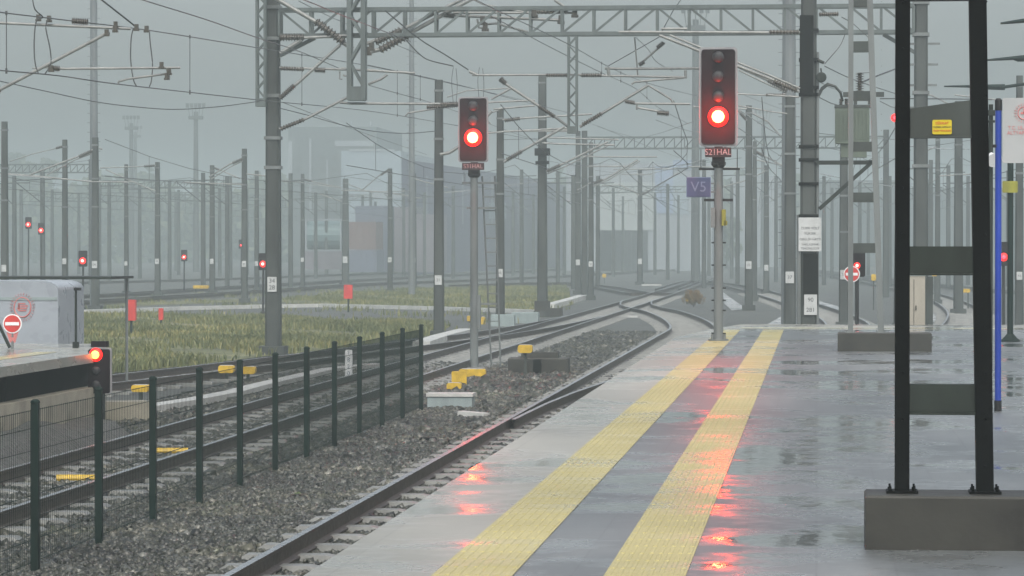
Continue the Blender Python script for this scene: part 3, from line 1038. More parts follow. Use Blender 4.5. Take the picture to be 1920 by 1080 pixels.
cantilever(gan, DH, [([(524, 184), (560, 154), (638, 84)], 3.8), ([(524, 127), (560, 128), (705, 132)], 2.6), ([(640, 128), (665, 131), (778, 137)], 2.8), ([(637, 134), (637, 148), (642, 148)], 2.2), ([(643, 141), (660, 145)], 2), ([(690, 158), (715, 148), (726, 140)], 3)],
           [((525, 184), (552, 160), 6), ((526, 128), (570, 130), 5), ((590, 131), (610, 132), 6)])
cantilever(gan, DH, [([(524, 242), (575, 222), (660, 178)], 3.2), ([(637, 192), (660, 194), (858, 195)], 3), ([(760, 218), (765, 212), (815, 204), (828, 200)], 2)],
           [((526, 242), (570, 224), 5), ((826, 196), (858, 195), 6), ((800, 201), (838, 199), 4.5)])
cantilever(gan, DH, [([(1066, 238), (1045, 222), (937, 150)], 3.4), ([(885, 141), (900, 141), (1090, 140)], 2.4), ([(880, 134), (895, 141)], 3.5), ([(921, 186), (958, 166)], 2.4)],
           [((1040, 219), (1010, 199), 5), ((1024, 141), (1064, 141), 4.5), ((938, 147), (948, 157), 6)])
cantilever(gan, DH, [([(1087, 238), (1120, 218), (1215, 160)], 3.4), ([(1087, 141), (1140, 142), (1288, 145)], 2.6), ([(1134, 128), (1165, 129), (1312, 128)], 3), ([(1170, 188), (1190, 194), (1294, 195)], 2.8), ([(1194, 194), (1194, 206)], 2.6), ([(1196, 202), (1230, 208), (1252, 212)], 2.6),
                     ([(1216, 160), (1258, 186), (1262, 194)], 2.4), ([(1140, 126), (1142, 144)], 4), ([(1184, 158), (1190, 154), (1230, 150), (1282, 146)], 2.4), ([(1285, 132), (1286, 146)], 3.4), ([(1246, 80), (1198, 122)], 2.6), ([(1190, 70), (1196, 142)], 1.8)],
           [((1092, 234), (1128, 213), 5), ((1090, 141), (1128, 141), 5), ((1172, 190), (1190, 193), 5), ((1232, 211), (1254, 213), 6), ((1232, 90), (1244, 80), 5), ((1198, 122), (1208, 116), 5)])

# second, farther gantry
def small_gantry(label, pxa, pxb, D, zt2, zb2, masts=True, n=16):
    a, b = GD(pxa, D, 0), GD(pxb, D, 0)
    b.y = a.y
    g = thing('portal_gantry', label, 'gantry', (a.x, a.y, 0), 'lattice portal gantries')
    mb = MB()
    for z in (zt2, zb2):
        mb.bar((a.x, a.y, z), (b.x, a.y, z), .11)
    for i in range(n):
        x, xn = a.x + (b.x - a.x) * i / n, a.x + (b.x - a.x) * (i + 1) / n
        mb.bar((x, a.y, zb2), (xn, a.y, zt2), .06)
        mb.bar((xn, a.y, zb2), (xn, a.y, zt2), .06)
    mb.build('beam', M['truss'], g)
    if masts:
        for x in (a.x, b.x):
            mb = MB()
            concrete_pole(mb, Vector((x, a.y, -.06)), Vector((x, a.y, zt2 + .4)), .38, .32)
            mb.build('mast', M['concrete'], g)
    return g
small_gantry('second lattice gantry in the mist, left of the second tall red signal', 1096, 1660, 190, CAMZ + (464 - 258) * 190 / F, CAMZ + (464 - 279) * 190 / F, True, 30)
small_gantry('misty gantry at the far left border above the yard', -60, 176, 250, CAMZ + (464 - 309) * 250 / F, CAMZ + (464 - 324) * 250 / F, True, 18)
small_gantry('misty gantry between the left lighting mast and the portal mast', 186, 436, 300, CAMZ + (464 - 339) * 300 / F, CAMZ + (464 - 353) * 300 / F, True, 20)
small_gantry('misty gantry low behind the red lamps at the left', 40, 470, 340, CAMZ + (464 - 362) * 340 / F, CAMZ + (464 - 378) * 340 / F, True, 26)
small_gantry('farthest misty gantry, low over the yard behind the portal mast', 330, 700, 400, CAMZ + (464 - 366) * 400 / F, CAMZ + (464 - 376) * 400 / F, True, 22)
small_gantry('misty gantry low between the middle lattice hanger and the second tall signal', 1110, 1330, 330, CAMZ + (464 - 350) * 330 / F, CAMZ + (464 - 361) * 330 / F, True, 14)

# ------------------------------------------------------------------ mast with the warning sign, bracket and transformer
DW = 71.0
Wb = GD(1516, DW, -.06)
wm = thing('catenary_mast', 'thick dark mast behind the platform end carrying a white warning sign', 'mast', (Wb.x, Wb.y, 0), 'catenary masts')
mb = MB()
concrete_pole(mb, Wb, Vector((Wb.x, Wb.y, 9.4)), .39, .34)
mb.build('pole', M['concrete'], wm)
for y in (58, 113, 165, 178, 275, 300, 405, 345):
    z = CAMZ + (464 - y) * DW / F
    MB().box((Wb.x, Wb.y, z), (.44, .44, .07)).build('collar', M['post'], wm)
mb = MB()
mb.span((Wb.x - .2, Wb.y - .24, CAMZ + (464 - 180) * DW / F), (Wb.x + .1, Wb.y - .2, CAMZ + (464 - 30) * DW / F))
mb.build('switch_box', M['post'], wm)
mb = MB()
mb.tube([Vector((Wb.x + .2, Wb.y - .16, -.06)), Vector((Wb.x + .2, Wb.y - .16, 7.2))], .03, 8)
mb.tube([Vector((Wb.x - .21, Wb.y - .14, -.06)), Vector((Wb.x - .21, Wb.y - .14, 3.6))], .05, 8)
mb.build('conduit', M['steel'], wm)
yy = Wb.y - .235
def wz(y):
    return CAMZ + (464 - y) * DW / F
def wx(px):
    return Wb.x + (px - 1516) * DW / F
mb = MB()
mb.rrect((wx(1518.5), yy, wz(439.5)), 42 * DW / F, 63 * DW / F, .012, .01)
s = mb.build('warning_sign', M['plate'], wm)
for i, (tx, y, sz) in enumerate((('25.000 VOLT', 428, .075), ('YÜKSEK', 438, .075), ('GERİLİM HATTI', 449, .066), ('YAKLAŞMAK', 458.5, .066), ('TEHLİKELİDİR', 466, .062))):
    text(tx, sz, (wx(1519), yy - .008, wz(y)), M['ink'], s)
mb = MB()
mb.rrect((wx(1520), yy, wz(571)), 24 * DW / F, 38 * DW / F, .012, .01)
p = mb.build('number_plate', M['plate'], wm)
text('90', .13, (wx(1520), yy - .008, wz(562)), M['ink'], p)
text('281', .13, (wx(1520), yy - .008, wz(581)), M['ink'], p)
mb = MB()
mb.span((wx(1506), yy - .0, wz(572)), (wx(1534), yy + .05, wz(475)))
mb.build('band', M['post'], wm)
mb = MB()
for d in (-.2, .2):
    mb.bar((wx(1530), Wb.y + d, wz(305)), (wx(1632), Wb.y + d, wz(305)), .1, .08)
    mb.bar((wx(1536), Wb.y + d, wz(392)), (wx(1630), Wb.y + d, wz(308)), .09, .08)
mb.bar((wx(1632), Wb.y - .25, wz(305)), (wx(1632), Wb.y + .25, wz(305)), .09)
mb.build('bracket', M['batten'], wm)
mb = MB()
mb.tube([at(1532, 112, DW - .3), at(1545, 118, DW - .3)], .035, 8)
mb.lathe(at(1540, 145, DW - .3) + Vector((0, .04, 0)), (0, -1, 0), [(0, .1), (.02, .115), (.08, .115), (.1, .09)], 16)
mb.tube([at(1539, 128, DW - .3), at(1540, 136, DW - .3)], .02, 6)
mb.build('surge_arrester', M['batten'], wm)
for k in (0, 1):
    mb = MB()
    mb.tube([at(1534, 182 - k * 4, DW - .2 + k * .1), at(1541, 168 - k * 3, DW - .2), at(1552, 159 - k * 2, DW - .2), at(1566, 162, DW - .2), at(1576, 174, DW - .2), at(1580, 190, DW - .2)], .028, 8)
    mb.build('cable', M['batten_grey'], wm)
cantilever(wm, DW - .3, [([(1498, 172), (1470, 158), (1236, 66)], 3.4), ([(1500, 166), (1440, 140), (1256, 66)], 2.6), ([(1500, 61), (1445, 61), (1160, 60)], 3.2), ([(1288, 54), (1240, 54)], 3), ([(1440, 178), (1498, 182)], 2)],
           [((1498, 60), (1442, 60), 5), ((1494, 170), (1450, 152), 6), ((1536, 27), (1572, 26), 5)])
# transformer standing on the bracket
zt0 = wz(300)
tr = thing('transformer', 'pale green transformer tank on the bracket right of the warning-sign mast', 'transformer', (wx(1600), Wb.y, zt0))
mb = MB()
mb.rrect((wx(1597), Wb.y - .02, (wz(270) + wz(202)) / 2), 64 * DW / F, wz(202) - wz(270), .46, .05)
mb.span((wx(1576), Wb.y - .18, zt0 + .05), (wx(1624), Wb.y + .18, wz(270)))
for i in range(9):
    x = wx(1569 + i * 7)
    mb.span((x - .012, Wb.y - .29, wz(262)), (x + .012, Wb.y - .25, wz(208)))
tk = mb.build('tank', M['transformer'], tr)
mb = MB()
mb.span((wx(1564), Wb.y - .27, wz(203)), (wx(1632), Wb.y + .25, wz(198)))
mb.build('lid', M['batten_grey'], tr)
mb = MB()
mb.span((wx(1580), Wb.y - .2, wz(183)), (wx(1656), Wb.y - .08, wz(174)))
mb.span((wx(1600), Wb.y - .2, wz(197)), (wx(1606), Wb.y - .08, wz(183)))
mb.span((wx(1626), Wb.y - .2, wz(197)), (wx(1632), Wb.y - .08, wz(183)))
mb.build('crossbar', M['batten_grey'], tr)
mb = MB()
insul(mb, Vector((wx(1611), Wb.y - .14, wz(174))), Vector((wx(1611), Wb.y - .14, wz(138))), .095, 8, .04)
mb.build('bushing', M['insulator'], tr)
for px in (1576, 1586):
    mb = MB()
    insul(mb, Vector((wx(px), Wb.y - .1, wz(198))), Vector((wx(px), Wb.y - .1, wz(186))), .045, 3, .03)
    mb.build('bushing', M['insulator'], tr)
mb = MB()
mb.tube([at(1611, 137, DW - .15), at(1630, 136, DW - .15), at(1638, 118, DW - .1), at(1628, 70, DW), at(1597, 42, DW), at(1578, 32, DW - .2)], .01, 6)
mb.build('lead', M['wire'], tr)

# ------------------------------------------------------------------ tall lighting masts
def light_mast(label, px, wpx_top, wpx_bot, D, z1, pegs=True):
    b = GD(px, D, -.06)
    t = thing('lighting_mast', label, 'lighting mast', (b.x, b.y, 0), 'tall lighting masts')
    mb = MB()
    mb.tube([b, Vector((b.x, b.y, z1))], wpx_bot / 2 * D / F, 12, 0, wpx_top / 2 * D / F * .8)
    mb.build('pole', M['lightmast'], t)
    if pegs:
        for i in range(int(z1 / .45)):
            z = 2.5 + i * .45
            if z < z1 - .5:
                s = wpx_bot / 2 * D / F + .1
                MB().bar((b.x - s, b.y - .02, z), (b.x + s, b.y - .02, z), .022).build('climbing_peg', M['lightmast'], t)
    mb = MB()
    for k in range(6):
        a = k * math.pi / 3
        mb.box((b.x + math.cos(a) * .7, b.y + math.sin(a) * .7, z1 - .1), (.35, .25, .25))
    mb.tube([Vector((b.x + math.cos(a) * .7, b.y + math.sin(a) * .7, z1 - .3)) for a in np.linspace(0, 6.283, 13)], .05, 6)
    mb.build('lamp_head', M['steel'], t)
    return t
light_mast('pale steel lighting mast with climbing pegs on the left, dark concrete mast before it', 176.5, 15, 17, 152, 20)
light_mast('thin pale lighting pole left of the first tall signal, top out of the frame', 772, 10, 13, 190, 21)
light_mast('thick pale lighting pole rising behind the warning-sign mast', 1479, 27, 29, 112, 19)
def flood(label, px, ytop, D):
    b = GD(px, D, -.06)
    z1 = CAMZ + (464 - ytop) * D / F
    t = thing('floodlight_tower', label, 'floodlight tower', (b.x, b.y, 0), 'misty floodlight towers')
    mb = MB()
    mb.tube([b, Vector((b.x, b.y, z1 - 1))], .38, 8, 0, .25)
    mb.build('pole', M['walldark'], t)
    mb = MB()
    mb.span((b.x - .8, b.y - .5, z1 - 1.9), (b.x + .8, b.y + .5, z1 - 1.5))
    for k in range(5):
        x = b.x - .75 + k * .37
        mb.bar((x, b.y, z1 - 1.5), (x + (k - 2) * .08, b.y, z1 - .5), .06)
        mb.box((x + (k - 2) * .12, b.y - .1, z1 - .25), (.34, .3, .5))
    mb.build('lamp_head', M['walldark'], t)
flood('misty floodlight tower, the taller one by itself behind the left wires', 367.5, 194, 380)
flood('misty floodlight tower, left and nearer one of the close pair', 246.5, 217, 430)
flood('misty floodlight tower, right and fainter one of the close pair', 254, 236, 520)
flood('very faint floodlight tower just right of the second tall signal', 1431, 206, 430)
flood('very faint floodlight tower high behind the gantry, left of the second tall signal', 1304, 14, 260)

# ------------------------------------------------------------------ faint masts in the mist
def faint(px, ytop, D, w=.34):
    b = GD(px, D, -.06)
    z1 = CAMZ + (464 - ytop) * D / F
    mb = MB()
    concrete_pole(mb, b, Vector((b.x, b.y, z1)), w, w * .8)
    mb.bar((b.x - 2.0, b.y, z1 - .6), (b.x + 1.2, b.y, z1 - .5), .07)
    mb.bar((b.x, b.y, z1 - 2.2), (b.x - 1.9, b.y, z1 - .7), .07)
    o = mb.build('catenary_mast', M['concrete'], None, (b.x, b.y, 0))
    side = 'left' if px < 1000 else 'right'
    lab = {'left': 'faint mast fading into the mist behind the nearer masts on the left half',
           'right': 'faint mast fading into the mist behind the nearer masts on the right half'}[side]
    tag(o, lab, 'mast', 'faint masts in the mist, ' + side)
for px, yt, D in ((27, 330, 240), (80, 322, 220), (98, 355, 320), (148, 362, 350), (205, 338, 280), (262, 344, 300), (318, 340, 290),
                  (335, 356, 340), (381, 324, 230), (412, 352, 320), (426, 331, 240), (545, 325, 235), (592, 361, 300), (612, 358, 330),
                  (640, 372, 380), (680, 366, 350), (704, 378, 360), (757, 352, 320), (796, 360, 330), (850, 348, 300), (978, 318, 260), (962, 358, 330), (1000, 364, 350), (1046, 322, 260), (1058, 350, 320),
                  (1075, 328, 225), (1121, 330, 235), (1150, 352, 320), (1168, 368, 380), (1228, 362, 340), (1252, 345, 290), (1272, 366, 360), (1320, 300, 230), (1383, 315, 240), (1372, 340, 300), (1455, 330, 270),
                  (1545, 330, 250), (1560, 352, 300), (1612, 340, 260), (1628, 360, 310), (1668, 330, 240), (1778, 310, 230), (1815, 330, 250), (1740, 340, 270), (1745, 300, 210), (1890, 320, 240), (1905, 345, 290)):
    faint(px, yt, D)

# ------------------------------------------------------------------ wires
def wire(label, pts, r=.011, cat='overhead wire'):
    P = [at(*p) for p in pts]
    mb = MB()
    mb.tube(P, r, 5)
    o = mb.build('overhead_wire', M['wire'], None, P[0])
    return tag(o, label, cat, 'overhead wires')

def curve3(pts, n=10):
    out = []
    P = [Vector(p) for p in pts]
    P = [P[0] * 2 - P[1]] + P + [P[-1] * 2 - P[-2]]
    for i in range(1, len(P) - 2):
        for k in range(n):
            t = k / n
            a, b, c, d = P[i - 1:i + 3]
            out.append(0.5 * ((2 * b) + (c - a) * t + (2 * a - 5 * b + 4 * c - d) * t * t + (3 * b - a - 3 * c + d) * t ** 3))
    out.append(P[-2])
    return [tuple(p) for p in out]

def catenary(label, mess, cont, drops, r=.011):
    """messenger and contact wire with droppers; drops are photo columns"""
    m3, c3 = curve3(mess, 8), curve3(cont, 8)
    P = at(*m3[0])
    t = thing('overhead_wire', label, 'overhead wire', P, 'overhead wires')
    mb = MB()
    mb.tube([at(*p) for p in m3], r, 5)
    mb.build('messenger_wire', M['wire'], t)
    mb = MB()
    mb.tube([at(*p) for p in c3], r, 5)
    mb.build('contact_wire', M['wire'], t)
    def interp(L, x):
        for a, b in zip(L, L[1:]):
            if (a[0] - x) * (b[0] - x) <= 0 and a[0] != b[0]:
                k = (x - a[0]) / (b[0] - a[0])
                return tuple(a[i] + (b[i] - a[i]) * k for i in range(3))
        return None
    for x in drops:
        a, b = interp(m3, x), interp(c3, x)
        if a and b:
            b = (b[0], b[1], a[2])
            mb = MB()
            mb.tube([at(*a), at(*b)], .008, 5)
            mb.box(at(*b), (.03, .03, .09))
            mb.box(at(*a), (.03, .03, .07))
            mb.build('dropper', M['wire'], t)
    return t

catenary('messenger and contact wire from the upper left past the left cantilever',
         [(-40, 16, 50), (0, 23, 52), (150, 41, 56), (280, 57, 62), (485, 90, 76), (660, 118, 92), (770, 140, 104), (1000, 192, 140)],
         [(-40, 127, 50), (0, 132, 52), (110, 142, 54), (215, 157, 57), (480, 187, 78), (530, 192, 84), (690, 208, 100), (860, 236, 126), (1000, 262, 150)], [12, 356, 566, 745])
catenary('wire pair descending from the top border to the portal mast',
         [(255, -4, 50), (300, 10, 54), (390, 38, 60), (480, 70, 68), (560, 96, 77), (640, 130, 88)],
         [(455, -40, 54), (570, 0, 60), (640, 28, 66), (770, 78, 80)], [])
catenary('wire pair falling from the top centre past the middle hanger to the second signal',
         [(880, -6, 62), (950, 28, 70), (1060, 80, 84), (1141, 125, 98), (1215, 156, 112), (1310, 181, 134)],
         [(920, 30, 70), (1000, 72, 84), (1060, 103, 92), (1127, 136, 102), (1190, 165, 114), (1232, 200, 134), (1290, 232, 160)], [1128, 1164, 1213])
catenary('wire pair running from below the left hanger down behind the first tall signal',
         [(690, 122, 90), (830, 152, 104), (940, 180, 118), (1080, 215, 145)],
         [(692, 160, 90), (745, 175, 96), (800, 190, 104), (870, 214, 118), (980, 255, 150), (1060, 272, 180)], [745, 788])
wire('low slack feeder cable hanging between the left border and the portal mast', curve3([(-10, 150, 70), (90, 172, 74), (180, 191, 78), (260, 201, 80), (330, 205, 83), (410, 200, 85), (486, 190, 86)]), .012)
wire('low slack feeder cable from the portal mast to the mast left of the first signal', curve3([(525, 203, 87), (580, 217, 90), (640, 234, 94), (700, 246, 97), (760, 250, 100), (816, 246, 102)]), .012)
wire('thick inclined stay wire at the top, left of the pale lighting mast', [(186, -4, 55), (256, 51, 57)], .016)
wire('inclined thick stay wire from the left hanger to the long horizontal cantilever tube', curve3([(722, 20, 84), (785, 72, 85), (840, 106, 86), (878, 131, 86.4)]), .018)
wire('second drooping jumper cable below the left hanger', curve3([(762, 76, 84), (785, 100, 85), (805, 113, 86), (850, 124, 86.4)]), .016)
wire('thin wire descending left of the left hanger behind the portal beam', [(560, 2, 92), (620, 32, 100), (700, 66, 110), (790, 104, 122)], .012)
wire('thin line rising across the gap beside the middle hanger', [(1140, 124, 90), (1235, 70, 87), (1262, 20, 86), (1280, -5, 85)], .012)
wire('thin line from the gantry down to the second tall signal, right of the middle hanger', curve3([(1192, 70, 92), (1215, 92, 98), (1230, 115, 104), (1262, 134, 112)]), .01)
wire('earth wire between the warning-sign mast and the transformer posts', curve3([(1546, 120, 70.6), (1560, 104, 70.6), (1576, 84, 70.7), (1584, 66, 70.8)]), .011)
wire('thin line from the warning-sign mast over the transformer to the near black post', curve3([(1546, 124, 70.6), (1590, 145, 76), (1640, 163, 84), (1680, 176, 92)]), .012)
wire('inclined insulated wire right of the transformer bushing', [(1616, 154, 72), (1650, 140, 74), (1682, 128, 76)], .02)
wire('horizontal line crossing between the transformer and the near black posts', [(1650, 185, 86), (1720, 185, 86.5), (1830, 186, 90), (1860, 187, 92)], .016)
for i, (a, b) in enumerate((((12, 24, 52.2), (14, 132, 52.2)),)):
    pass
# looping jumpers between the wires at the upper left
jl = ['looping jumper wire by the left border, leftmost of four', 'looping jumper wire by the left border, second of four', 'looping jumper right of the pale lighting mast, third of four', 'looping jumper right of the pale lighting mast, last of four']
for lab, pts in zip(jl, ([(60, -5, 53), (66, 18, 53), (80, 32, 53.4), (68, 40, 53.4), (64, 80, 53.4), (66, 118, 53.4), (72, 138, 53.4)],
                         [(90, 36, 53.6), (86, 52, 53.6), (94, 92, 53.6), (95, 120, 53.6), (84, 139, 53.6)],
                         [(250, 53, 57), (246, 72, 57), (245, 110, 57), (250, 148, 57), (256, 162, 57)],
                         [(280, 57, 58), (282, 82, 58), (286, 120, 58), (284, 150, 58), (280, 163, 58)])):
    wire(lab, curve3(pts, 6), .012)
for lab, xs in (('pair of thin jumper wires hanging above the first tall signal, left pair', (850, 855)), ('pair of thin jumper wires hanging above the first tall signal, right pair', (899, 905))):
    P = at(xs[0], 126, 100)
    t = thing('overhead_wire', lab, 'overhead wire', P, 'overhead wires')
    for k, x in enumerate(xs):
        mb = MB()
        mb.tube([at(*p) for p in curve3([(x, 126 + k * 2, 100), (x - 3 + k * 5, 150, 100), (x - 2 + k * 4, 172, 100), (x, 192, 100)], 5)], .01, 5)
        mb.build('jumper', M['wire'], t)
# thin lines through the mist in the background
lab_bg = 'thin wire strung through the mist between the far masts'
for (a, b) in (((940, 262, 150), (1090, 252, 210)), ((1090, 225, 190), (1190, 258, 240)), ((1190, 262, 230), (1300, 228, 150)), ((1120, 236, 150), (1320, 312, 300)), ((1330, 150, 130), (1480, 210, 220)),
               ((1385, 240, 130), (1480, 302, 200)), ((1530, 150, 90), (1580, 172, 130)), ((1535, 250, 120), (1690, 262, 160)), ((1540, 275, 140), (1690, 300, 240)), ((1650, 190, 110), (1690, 205, 130)),
               ((1705, 275, 130), (1825, 262, 150)), ((1705, 300, 190), (1825, 310, 260)), ((1705, 345, 260), (1825, 338, 240)), ((530, 192, 110), (800, 290, 240)), ((190, 330, 170), (450, 352, 300)),
               ((0, 340, 200), (180, 350, 280)), ((520, 336, 200), (840, 372, 330)), ((540, 345, 230), (760, 378, 360)), ((640, 330, 210), (830, 352, 260)), ((930, 330, 200), (1080, 345, 260)),
               ((1020, 300, 200), (1190, 330, 280)), ((1120, 330, 220), (1330, 300, 180)), ((1205, 315, 240), (1390, 296, 190)), ((1660, 350, 200), (1690, 345, 190)), ((1420, 360, 260), (1560, 330, 200)),
               ((1535, 182, 80), (1580, 200, 100)), ((1230, 225, 150), (1310, 250, 190)), ((830, 355, 250), (1010, 350, 260)), ((60, 310, 220), (170, 300, 200)), ((300, 362, 300), (500, 372, 360))):
    wire(lab_bg, [a, ((a[0] + b[0]) / 2, (a[1] + b[1]) / 2 + 2.5, (a[2] + b[2]) / 2), b], .014)

def along(label, pts, zc, zm, spans, r=.013, mat='wire'):
    """catenary strung along a track: the messenger sags between the masts"""
    path = smooth_path(pts, 6.0)
    t = thing('overhead_wire', label, 'overhead wire', (path[0].x, path[0].y, zc), 'overhead wires')
    mp, cp_ = [], []
    y0 = path[0].y
    for i, p in enumerate(path):
        ph = ((p.y - y0) % spans) / spans
        sag = 1.0 * 4 * ph * (1 - ph)
        zig = .2 * (1 if int((p.y - y0) / spans) % 2 else -1) * (1 - 2 * abs(ph - .5))
        mp.append(Vector((p.x + zig, p.y, zm - sag)))
        cp_.append(Vector((p.x + zig, p.y, zc)))
    mb = MB()
    mb.tube(mp, r, 5)
    mb.build('messenger_wire', M[mat], t)
    mb = MB()
    mb.tube(cp_, r, 5)
    mb.build('contact_wire', M[mat], t)
    for i in range(1, len(mp) - 1, 2):
        mb = MB()
        mb.tube([mp[i], cp_[i]], .008, 4)
        mb.build('dropper', M[mat], t)
M['wiresheen'] = worn('pale wire with painted sheen', (0.35, 0.37, 0.37), 0.25, 0.2, 2, False)  # paler base colour stands in for wet glints along the wire
along('catenary strung above the long straight through track in the mist', [(X2, 92), (X2, 180), (-9.6, 250), (-10.6, 310), (-13.5, 400)], 5.6, 7.0, 52)
along('catenary strung above the curved end of the platform-side track in the mist', [(-4.0, 90), (-4.3, 110), (-6.6, 137), (-8.6, 160)], 5.6, 7.0, 60)
along('catenary strung right of the second tall signal, above the track branching right', [(-1.5, 88), (-1.6, 150), (-4, 230), (-7, 320)], 5.6, 7.0, 48)
along('catenary strung behind the transformer into the misty right background', [(2.6, 90), (1.4, 160), (-1.2, 260), (-6, 380)], 5.6, 7.1, 50)
along('catenary strung between the near black posts into the misty right background', [(7.5, 95), (5.5, 170), (2.5, 280), (-3, 400)], 5.6, 7.1, 50)
along('catenary strung behind the lamp heads at the right border into the mist', [(12.5, 100), (10, 180), (7, 300), (3, 420)], 5.6, 7.1, 50)
along('catenary strung behind the mast left of the first tall signal into the mist', [(-15.5, 105), (-14.8, 170), (-15, 260), (-19, 380)], 5.6, 7.0, 52)
along('catenary strung across the middle of the misty yard behind the portal mast', [(-27, 120), (-24, 190), (-24, 290), (-28, 400)], 5.6, 7.0, 52)
along('catenary strung over the left yard behind the pale lighting mast', [(-38, 130), (-36, 200), (-38, 300), (-44, 420)], 5.6, 7.0, 52)
along('catenary strung over the far left yard toward the left border', [(-50, 190), (-50, 260), (-55, 360)], 5.6, 7.0, 52)
for lab, a, b in (('pale wire with painted sheen crossing low in front of the left masts', (0, 326, 146), (240, 343, 150)), ('pale wire with painted sheen sloping behind the portal mast toward the right', (530, 338, 190), (760, 366, 230)),
                  ('pale wire with painted sheen right of the second signal head', (1384, 205, 120), (1478, 262, 140)), ('pale wire with painted sheen low right of the second tall signal', (1384, 276, 150), (1478, 318, 170)),
                  ('pale wire with painted sheen behind the number plate of the second signal', (1200, 330, 200), (1330, 296, 180)), ('pale wire with painted sheen low across the ladder', (830, 362, 190), (1010, 340, 200)),
                  ('pale wire with painted sheen between the transformer bracket and the near black post', (1538, 326, 150), (1690, 352, 190)), ('pale wire with painted sheen between the near black posts', (1706, 274, 140), (1825, 280, 150))):
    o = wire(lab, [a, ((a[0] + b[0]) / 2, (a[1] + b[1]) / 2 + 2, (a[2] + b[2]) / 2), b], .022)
    o.data.materials[0] = M['wiresheen']

# ------------------------------------------------------------------ signals
def lens(mb, c, r):
    """a glass dome facing -Y"""
    prof = [(0, r), (r * .18, r * .96), (r * .36, r * .8), (r * .48, r * .5), (r * .52, .002)]
    mb.lathe(c, (0, -1, 0), prof, 20)
def hood(mb, c, r, L):
    """open half-round visor over a lens"""
    n = 12
    vs, fs = [], []
    for k, (rr, yy) in enumerate(((r, 0), (r * .96, -L), (r * 1.04, -L), (r * 1.08, 0))):
        for i in range(n + 1):
            a = R(-15 + 210 * i / n)
            vs.append((c[0] + math.cos(a) * rr, c[1] + yy, c[2] + math.sin(a) * rr))
    for k in range(4):
        for i in range(n):
            a, b = k * (n + 1) + i, ((k + 1) % 4) * (n + 1) + i
            fs.append((a, a + 1, b + 1, b))
    mb.add(vs, fs)

def tall_signal(name, label, base, w, zlo, zhi, lit, dims, lr, maststop, mr, num, numw, hoods=True):
    t = thing(name, label, 'railway signal', base, 'tall red signals')
    B = Vector(base)
    mb = MB()
    mb.tube([B, Vector((B.x, B.y, B.z + maststop))], mr, 14, 0, mr * .9)
    mb.lathe(B, (0, 0, 1), [(0, mr * 2.1), (.03, mr * 2.1), (.03, mr * 1.15), (.12, mr * 1.05)], 14)
    for a in range(4):
        an = R(45 + 90 * a)
        mb.lathe(B + Vector((math.cos(an) * mr * 1.8, math.sin(an) * mr * 1.8, .03)), (0, 0, 1), [(0, .02), (.08, .02)], 8)
    mb.build('mast', M['steel'], t, smooth=False)
    yf = B.y - mr - .12
    zc = (zlo + zhi) / 2
    mb = MB()
    mb.rrect((B.x, yf + .03, B.z + zc), w, zhi - zlo, .05, .06)
    bd = mb.build('backboard', M['rim'], t)
    mb = MB()
    mb.rrect((B.x, yf - .004, B.z + zc), w - .075, zhi - zlo - .075, .03, .05)
    fc = mb.build('face', M['face'], bd)
    mb = MB()
    mb.span((B.x - w * .35, yf + .055, B.z + zlo + .1), (B.x + w * .35, B.y + .1, B.z + zhi - .1))
    mb.build('housing', M['black'], t)
    yl = yf - .021
    mb = MB()
    lens(mb, (B.x, yl, B.z + lit), lr * 1.45)  # dome oversized so its red rim imitates the lamp's bloom
    o = mb.build('lens_halo', M['lens_bloom'], t, smooth=True)
    o['label'] = 'red lens widened into a painted halo round the lamp core'
    mb = MB()
    lens(mb, (B.x, yl - lr * .62, B.z + lit), lr * .85)
    mb.build('lamp_core', M['lens'], o, smooth=True)
    la_ = bpy.data.lights.new('signal_lamp', 'POINT')
    la_.energy = 50
    la_.specular_factor = 0.02
    la_.color = (1, .03, .012)
    la_.shadow_soft_size = .06
    lo_ = bpy.data.objects.new('signal_lamp', la_)
    COL.objects.link(lo_)
    lo_.parent = t
    lo_.location = (0, yl - .2 - B.y, lit)
    for d in dims:
        mb = MB()
        lens(mb, (B.x, yl, B.z + d), lr * .8)
        mb.build('lens', M['glass'], t, smooth=True)
    zn = zlo - .1
    mb = MB()
    mb.rrect((B.x, yf - .01, B.z + zn), numw, .17, .02, .012)
    p = mb.build('number_plate', M['black'], t)
    text(num, .145, (B.x, yf - .022, B.z + zn), M['rim'], p, squeeze=.95)
    mb = MB()
    mb.span((B.x - mr * 1.3, B.y - mr * 1.3, B.z + zlo - .32), (B.x + mr * 1.3, B.y + mr * 1.3, B.z + zlo - .18))
    mb.lathe((B.x, B.y, B.z + zlo - .36), (0, 0, 1), [(0, mr * 1.02), (.05, mr * 1.5), (.1, mr * 1.5)], 12)
    mb.build('clamp', M['black'], t)
    return t, B, yf

D2 = 55.2
P2 = G(1347, 640, PZ)
sig, B, yf = tall_signal('tall_signal', 'tall red signal standing on the platform edge, numbered S21HAL', (P2.x, P2.y, PZ + .01), .655, 3.345, 5.05, 3.855, [4.2, 4.545, 4.88], .125, 3.35, .083, 'S21HAL', .45)
k = D2 / F
def sx(px):
    return B.x + (px - 1347) * k
def sz(y):
    return PZ + (640 - y) * k
mb = MB()
mb.bar((sx(1310), B.y, sz(317)), (sx(1387), B.y, sz(317)), .05, .035)
mb.bar((sx(1320), B.y, sz(375)), (sx(1374), B.y, sz(375)), .05, .045)
for y in (455, 497, 540, 563, 582, 625):
    mb.bar((sx(1334), B.y - .02, sz(y)), (sx(1361), B.y - .02, sz(y)), .025)
for x in (1314, 1382):
    mb.bar((sx(x), B.y, sz(317)), (sx(x), B.y, sz(280)), .014)
mb.build('bracket', M['black'], sig)
mb = MB()
mb.box((sx(1357), B.y - .06, sz(408)), (.07, .12, .28))
